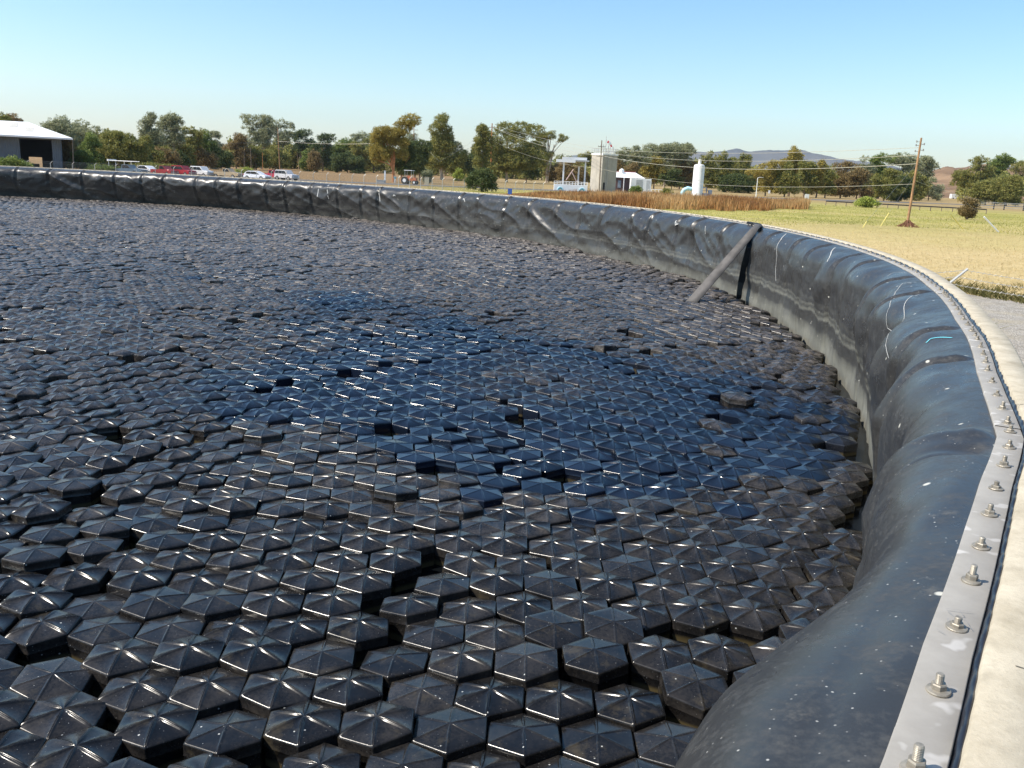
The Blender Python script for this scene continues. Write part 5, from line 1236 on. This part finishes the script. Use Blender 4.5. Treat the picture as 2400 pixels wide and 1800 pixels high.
T(2290, 364, 470, 34, 'open', 'olive', 'large olive tree at the left of the far right clump', [(0, .86, .4, .14), (-.2, .6, .75, .2), (-.6, .45, .5, .2), (.2, .35, .8, .25), (.5, .6, .5, .2)], dens=1.3)
T(2342, 361, 470, 27, 'open', 'green', 'tall tree in the middle of the far right clump', dens=1.3)
T(2390, 378, 471, 36, 'open', 'olive', 'spreading tree at the right edge of the picture', [(0, .86, .6, .14), (-.5, .5, .6, .2), (.3, .5, .8, .25), (-.6, .25, .4, .15)], dens=1.3)
T(2270, 466, 505, 13, 'open', 'brown', 'small bare russet shrub in the green field', name='shrub', cat='shrub', bot=.1, dens=.5)
T(2030, 462, 481, 22, 'bush', 'lime', 'low bright green bush at the far edge of the field', name='bush', cat='bush')
T(1130, 391, 459, 32, 'bush', 'dark', 'round dark green bush just beyond the tank rim', name='bush', cat='bush', dist=150, group=None, dens=1.2)
T(1490, 436, 454, 13, 'bush', 'green', 'small green bush in front of the white container', name='bush', cat='bush')
T(1562, 442, 456, 11, 'bush', 'olive', 'little olive bush right of the white container', name='bush', cat='bush')
T(28, 366, 410, 36, 'bush', 'green', 'green bush in front of the metal shed wall', name='bush', cat='bush', dist=146, group=None)
T(240, 386, 402, 40, 'bush', 'green', 'low hedge like bush left of the slate truck', name='bush', cat='bush')
T(362, 383, 403, 50, 'bush', 'olive', 'long low bush behind the dark red pickup', name='bush', cat='bush')
T(575, 393, 407, 20, 'bush', 'lime', 'bright low bush between the tan pickup and the white hatchback', name='bush', cat='bush')
fills = [(165, 340, 30, 'olive', 'olive thicket right of the metal shed'), (240, 345, 26, 'green', 'green thicket between pointed green tree and big round tree'), (325, 335, 24, 'dark', 'dark thicket right of the big round olive tree'),
         (372, 330, 26, 'olive', 'olive thicket between the tall slim pair'), (430, 335, 30, 'olive', 'olive thicket behind the two red vehicles'), (470, 345, 30, 'brown', 'russet thicket behind the white utility vehicle'),
         (500, 338, 24, 'dark', 'dark thicket left of the russet cone tree'), (580, 345, 26, 'dark', 'dark thicket right of the russet cone tree'), (632, 330, 26, 'olive', 'olive thicket between the spreading tree and its neighbour'),
         (778, 345, 26, 'dark', 'dark thicket right of the dark green tree'), (682, 332, 26, 'olive', 'olive thicket left of the yellow field gap'), (722, 352, 18, 'green', 'small green thicket beside the yellow field gap'), (865, 345, 30, 'green', 'green thicket left of the big golden tree'), (1010, 345, 26, 'dark', 'dark thicket left of the tapering tree'),
         (1060, 370, 24, 'olive', 'olive thicket right of the tapering tree'), (1110, 340, 24, 'dark', 'dark thicket left of the orange brown pole'), (1165, 335, 34, 'dark', 'dark thicket in the shade under the wide many topped tree'), (1215, 345, 34, 'dark', 'dark thicket below the right half of the wide tree'),
         (1262, 350, 26, 'olive', 'olive thicket under the leaning tree'), (1510, 385, 30, 'olive', 'olive thicket behind the white container'), (1625, 375, 30, 'olive', 'olive thicket behind the white cylindrical tank'), (1765, 400, 26, 'dark', 'dark thicket behind the street lamp'),
         (1825, 395, 28, 'dark', 'dark thicket under the rounded golden tree'), (1905, 400, 26, 'dark', 'dark thicket behind the square white sign'), (1950, 400, 26, 'brown', 'russet thicket right of the square white sign'), (1995, 402, 26, 'brown', 'russet thicket between the two brownish trees'),
         (2045, 400, 26, 'olive', 'olive thicket left of the dense olive tree'), (2140, 400, 28, 'olive', 'olive thicket right behind the leaning pole'), (2315, 410, 32, 'olive', 'olive thicket within the far right clump'), (2365, 405, 32, 'olive', 'olive thicket at the right end of the far right clump')]
for x, yt, hw, c_, lb in fills:
    T(x, yt, 394+ (x > 700)*6+max(0, (x-850))*.052, hw, 'bush', c_, lb, name='thicket', cat='thicket')

xs_ = rng.uniform(120, 2480, 30000); xs_ = xs_[~((xs_ > 682) & (xs_ < 722)) & ~((xs_ > 2165) & (xs_ < 2240))]
dq = 400+rng.uniform(0, 50, len(xs_)); tp_ = 5.5+5.5*vnoise(xs_*.035, xs_*0, 71)+2.5*vnoise(xs_*.12, xs_*0, 72)
Pq = np.array([dist_pt(x, d) for x, d in zip(xs_, dq)]); Pq[:, 2] += tp_*rng.uniform(0, 1, len(xs_))**.7; Pq = np.repeat(Pq, 2, 0)+rng.normal(0, .5, (len(xs_)*2, 3)); Nq = len(Pq)
a = rng.normal(size=(Nq, 3)); a /= np.linalg.norm(a, axis=1)[:, None]; b = np.cross(a, rng.normal(size=(Nq, 3))); b /= np.linalg.norm(b, axis=1)[:, None]; s1 = rng.uniform(.35, .8, (Nq, 1))
me = mesh_np('woodland', np.stack([Pq-a*s1, Pq+b*s1*.6, Pq+a*s1, Pq-b*s1*.6], 1).reshape(-1, 3), np.arange(4*Nq).reshape(-1, 4)); at = me.attributes.new('tone', 'FLOAT', 'POINT'); at.data.foreach_set('value', np.repeat(rng.uniform(0, 1, Nq)*.5+.5*vnoise(Pq[:, 0]*.15, Pq[:, 2]*.4, 73), 4).astype(np.float32))
tag(link('woodland', me, LM['olive']), 'far belt of low olive woodland behind the separate trees', 'woodland', kind='stuff')
# ---------------------------------------------------------------- grass, reeds, weeds
def blades(name, P, h, w, m, label, lean=.35, tone=True, cat='grass'):
    N = len(P); a = rng.uniform(0, 2*math.pi, N); d = np.stack([np.cos(a), np.sin(a), np.zeros(N)], -1); hh = h*rng.uniform(.6, 1.25, (N, 1))
    ln = np.stack([rng.normal(0, lean, N), rng.normal(0, lean, N), np.ones(N)], -1)
    mid = P+ln*hh*.55; tip = P+ln*hh*np.array([1.35, 1.35, 1.0])
    V = np.stack([P-d*w/2, P+d*w/2, mid+d*w*.4, tip, mid-d*w*.4], 1).reshape(-1, 3)
    me = mesh_np(name, V, np.arange(5*N).reshape(-1, 5)); at = me.attributes.new('tone', 'FLOAT', 'POINT'); at.data.foreach_set('value', np.repeat(np.clip(.55*rng.uniform(0, 1, N)+1.1*vnoise(P[:, 0]*.16, P[:, 1]*.10, 77)-.3, 0, 1), 5).astype(np.float32))
    return tag(link(name, me, m), label, cat, kind='stuff')
M_reed = leaf_mat('reed_blades', (.26, .115, .04), (.44, .24, .09), (.60, .40, .18)); M_dry = leaf_mat('dry_grass', (.42, .31, .14), (.55, .42, .20), (.66, .54, .30)); M_gg = leaf_mat('green_grass', (.20, .22, .035), (.37, .35, .075), (.55, .47, .14))
n_ = 42000
# reeds: a belt between two curves on the ground
xs = rng.uniform(1120, 1895, n_); lo = np.interp(xs, [930, 1000, 1250, 1500, 1700, 1895], [455, 458, 474, 489, 493, 490]); up_ = np.interp(xs, [930, 1000, 1250, 1400, 1500, 1700, 1895], [449, 451, 455, 462, 466, 473, 478])
t = rng.uniform(0, 1, n_)**.8; lo = lo-5*vnoise(xs*.03, xs*0, 61)-3*vnoise(xs*.11, xs*0, 62)
hzv = np.array([hz(x) for x in np.linspace(0, 2400, 49)]); H_ = lambda x: np.interp(x, np.linspace(0, 2400, 49), hzv)
dn = -ZG*F/(lo-H_(xs)); df = -ZG*F/(up_-H_(xs)); dd = dn+(df-dn)*t
def place(xs, dd):
    ax = (xs-1200)/F; ang_ = np.arctan(ax/ math.cos(PITCH)*1.0); P = np.array([dist_pt(x, d) for x, d in zip(xs, dd)]); return P
Pr = place(xs, dd); big = vnoise(Pr[:, 0]*.12, Pr[:, 1]*.12, 5)
mk = rng.uniform(size=n_) < .35+big; Pr = Pr[mk]
hr = np.interp(xs[mk], [1120, 1220, 1320, 1500, 1895], [.12, .4, .9, 1.15, 1.2])[:, None]*(.55+.9*vnoise(Pr[:, 0]*.35, Pr[:, 1]*.35, 8))[:, None]
blades('reeds', Pr, hr, .10, M_reed, 'belt of tall russet reeds along the far side of the green field', .12, cat='reeds')
# dry grass of the field seen over the rim
n_ = 40000; xs = rng.uniform(1000, 2460, n_); dd = 32+150*rng.uniform(0, 1, n_)**1.6; Pg = place(xs, dd); r_ = np.hypot(Pg[:, 0]-CX, Pg[:, 1]-CY)
Pg = Pg[(r_ > 40.5)]; k = Pg[:, 1] > 70+25*vnoise(Pg[:, 0]*.06, Pg[:, 1]*.06, 9)
blades('dry_grass', Pg[~k], .10, .022, M_dry, 'short dry yellow grass of the near field outside the tank', .6)
blades('green_grass', Pg[k], .13, .05, M_gg, 'yellow green grass of the far field', .5)
a = rng.uniform(R(-40), R(60), 5000); rr = 39.6+rng.gamma(1.5, .9, 5000); Pw = np.stack([CX+rr*np.cos(a), CY+rr*np.sin(a), np.full(5000, ZG)], -1); Pw = Pw[vnoise(Pw[:, 0]*.9, Pw[:, 1]*.9, 3) > .45]
Pw = np.repeat(Pw, 5, 0)+np.concatenate([rng.normal(0, .12, (len(Pw)*5, 2)), np.zeros((len(Pw)*5, 1))], 1)
blades('weeds', Pw, .22, .03, leaf_mat('weed_leaves', (.10, .10, .03), (.20, .17, .06), (.36, .28, .12)), 'straggling weeds along the edge of the gravel', .6, cat='weeds')
c = dist_pt(2258, 25.5); Pb = c+np.concatenate([rng.normal(0, .22, (260, 2)), np.zeros((260, 1))], 1); o = blades('weed_tuft', Pb, .5, .035, LM['olive'], 'single olive weed tuft in the dry grass near the angled fence post', .5, cat='weed'); o['kind'] = 'thing'
# ---------------------------------------------------------------- haze
hb = MB(); hb.box(-5200, 5200, -150, 8600, ZG-1.5-10, 420); t = NT('haze_air'); t.t.nodes.remove(t.b)
pv = t.n('ShaderNodeVolumePrincipled'); pv.inputs['Color'].default_value = (.72, .85, 1, 1); pv.inputs['Density'].default_value = .00005; pv.inputs['Anisotropy'].default_value = .3
t.l(pv.outputs[0], t.out.inputs['Volume'])
tag(hb.build('haze', t.m), kind='stuff')
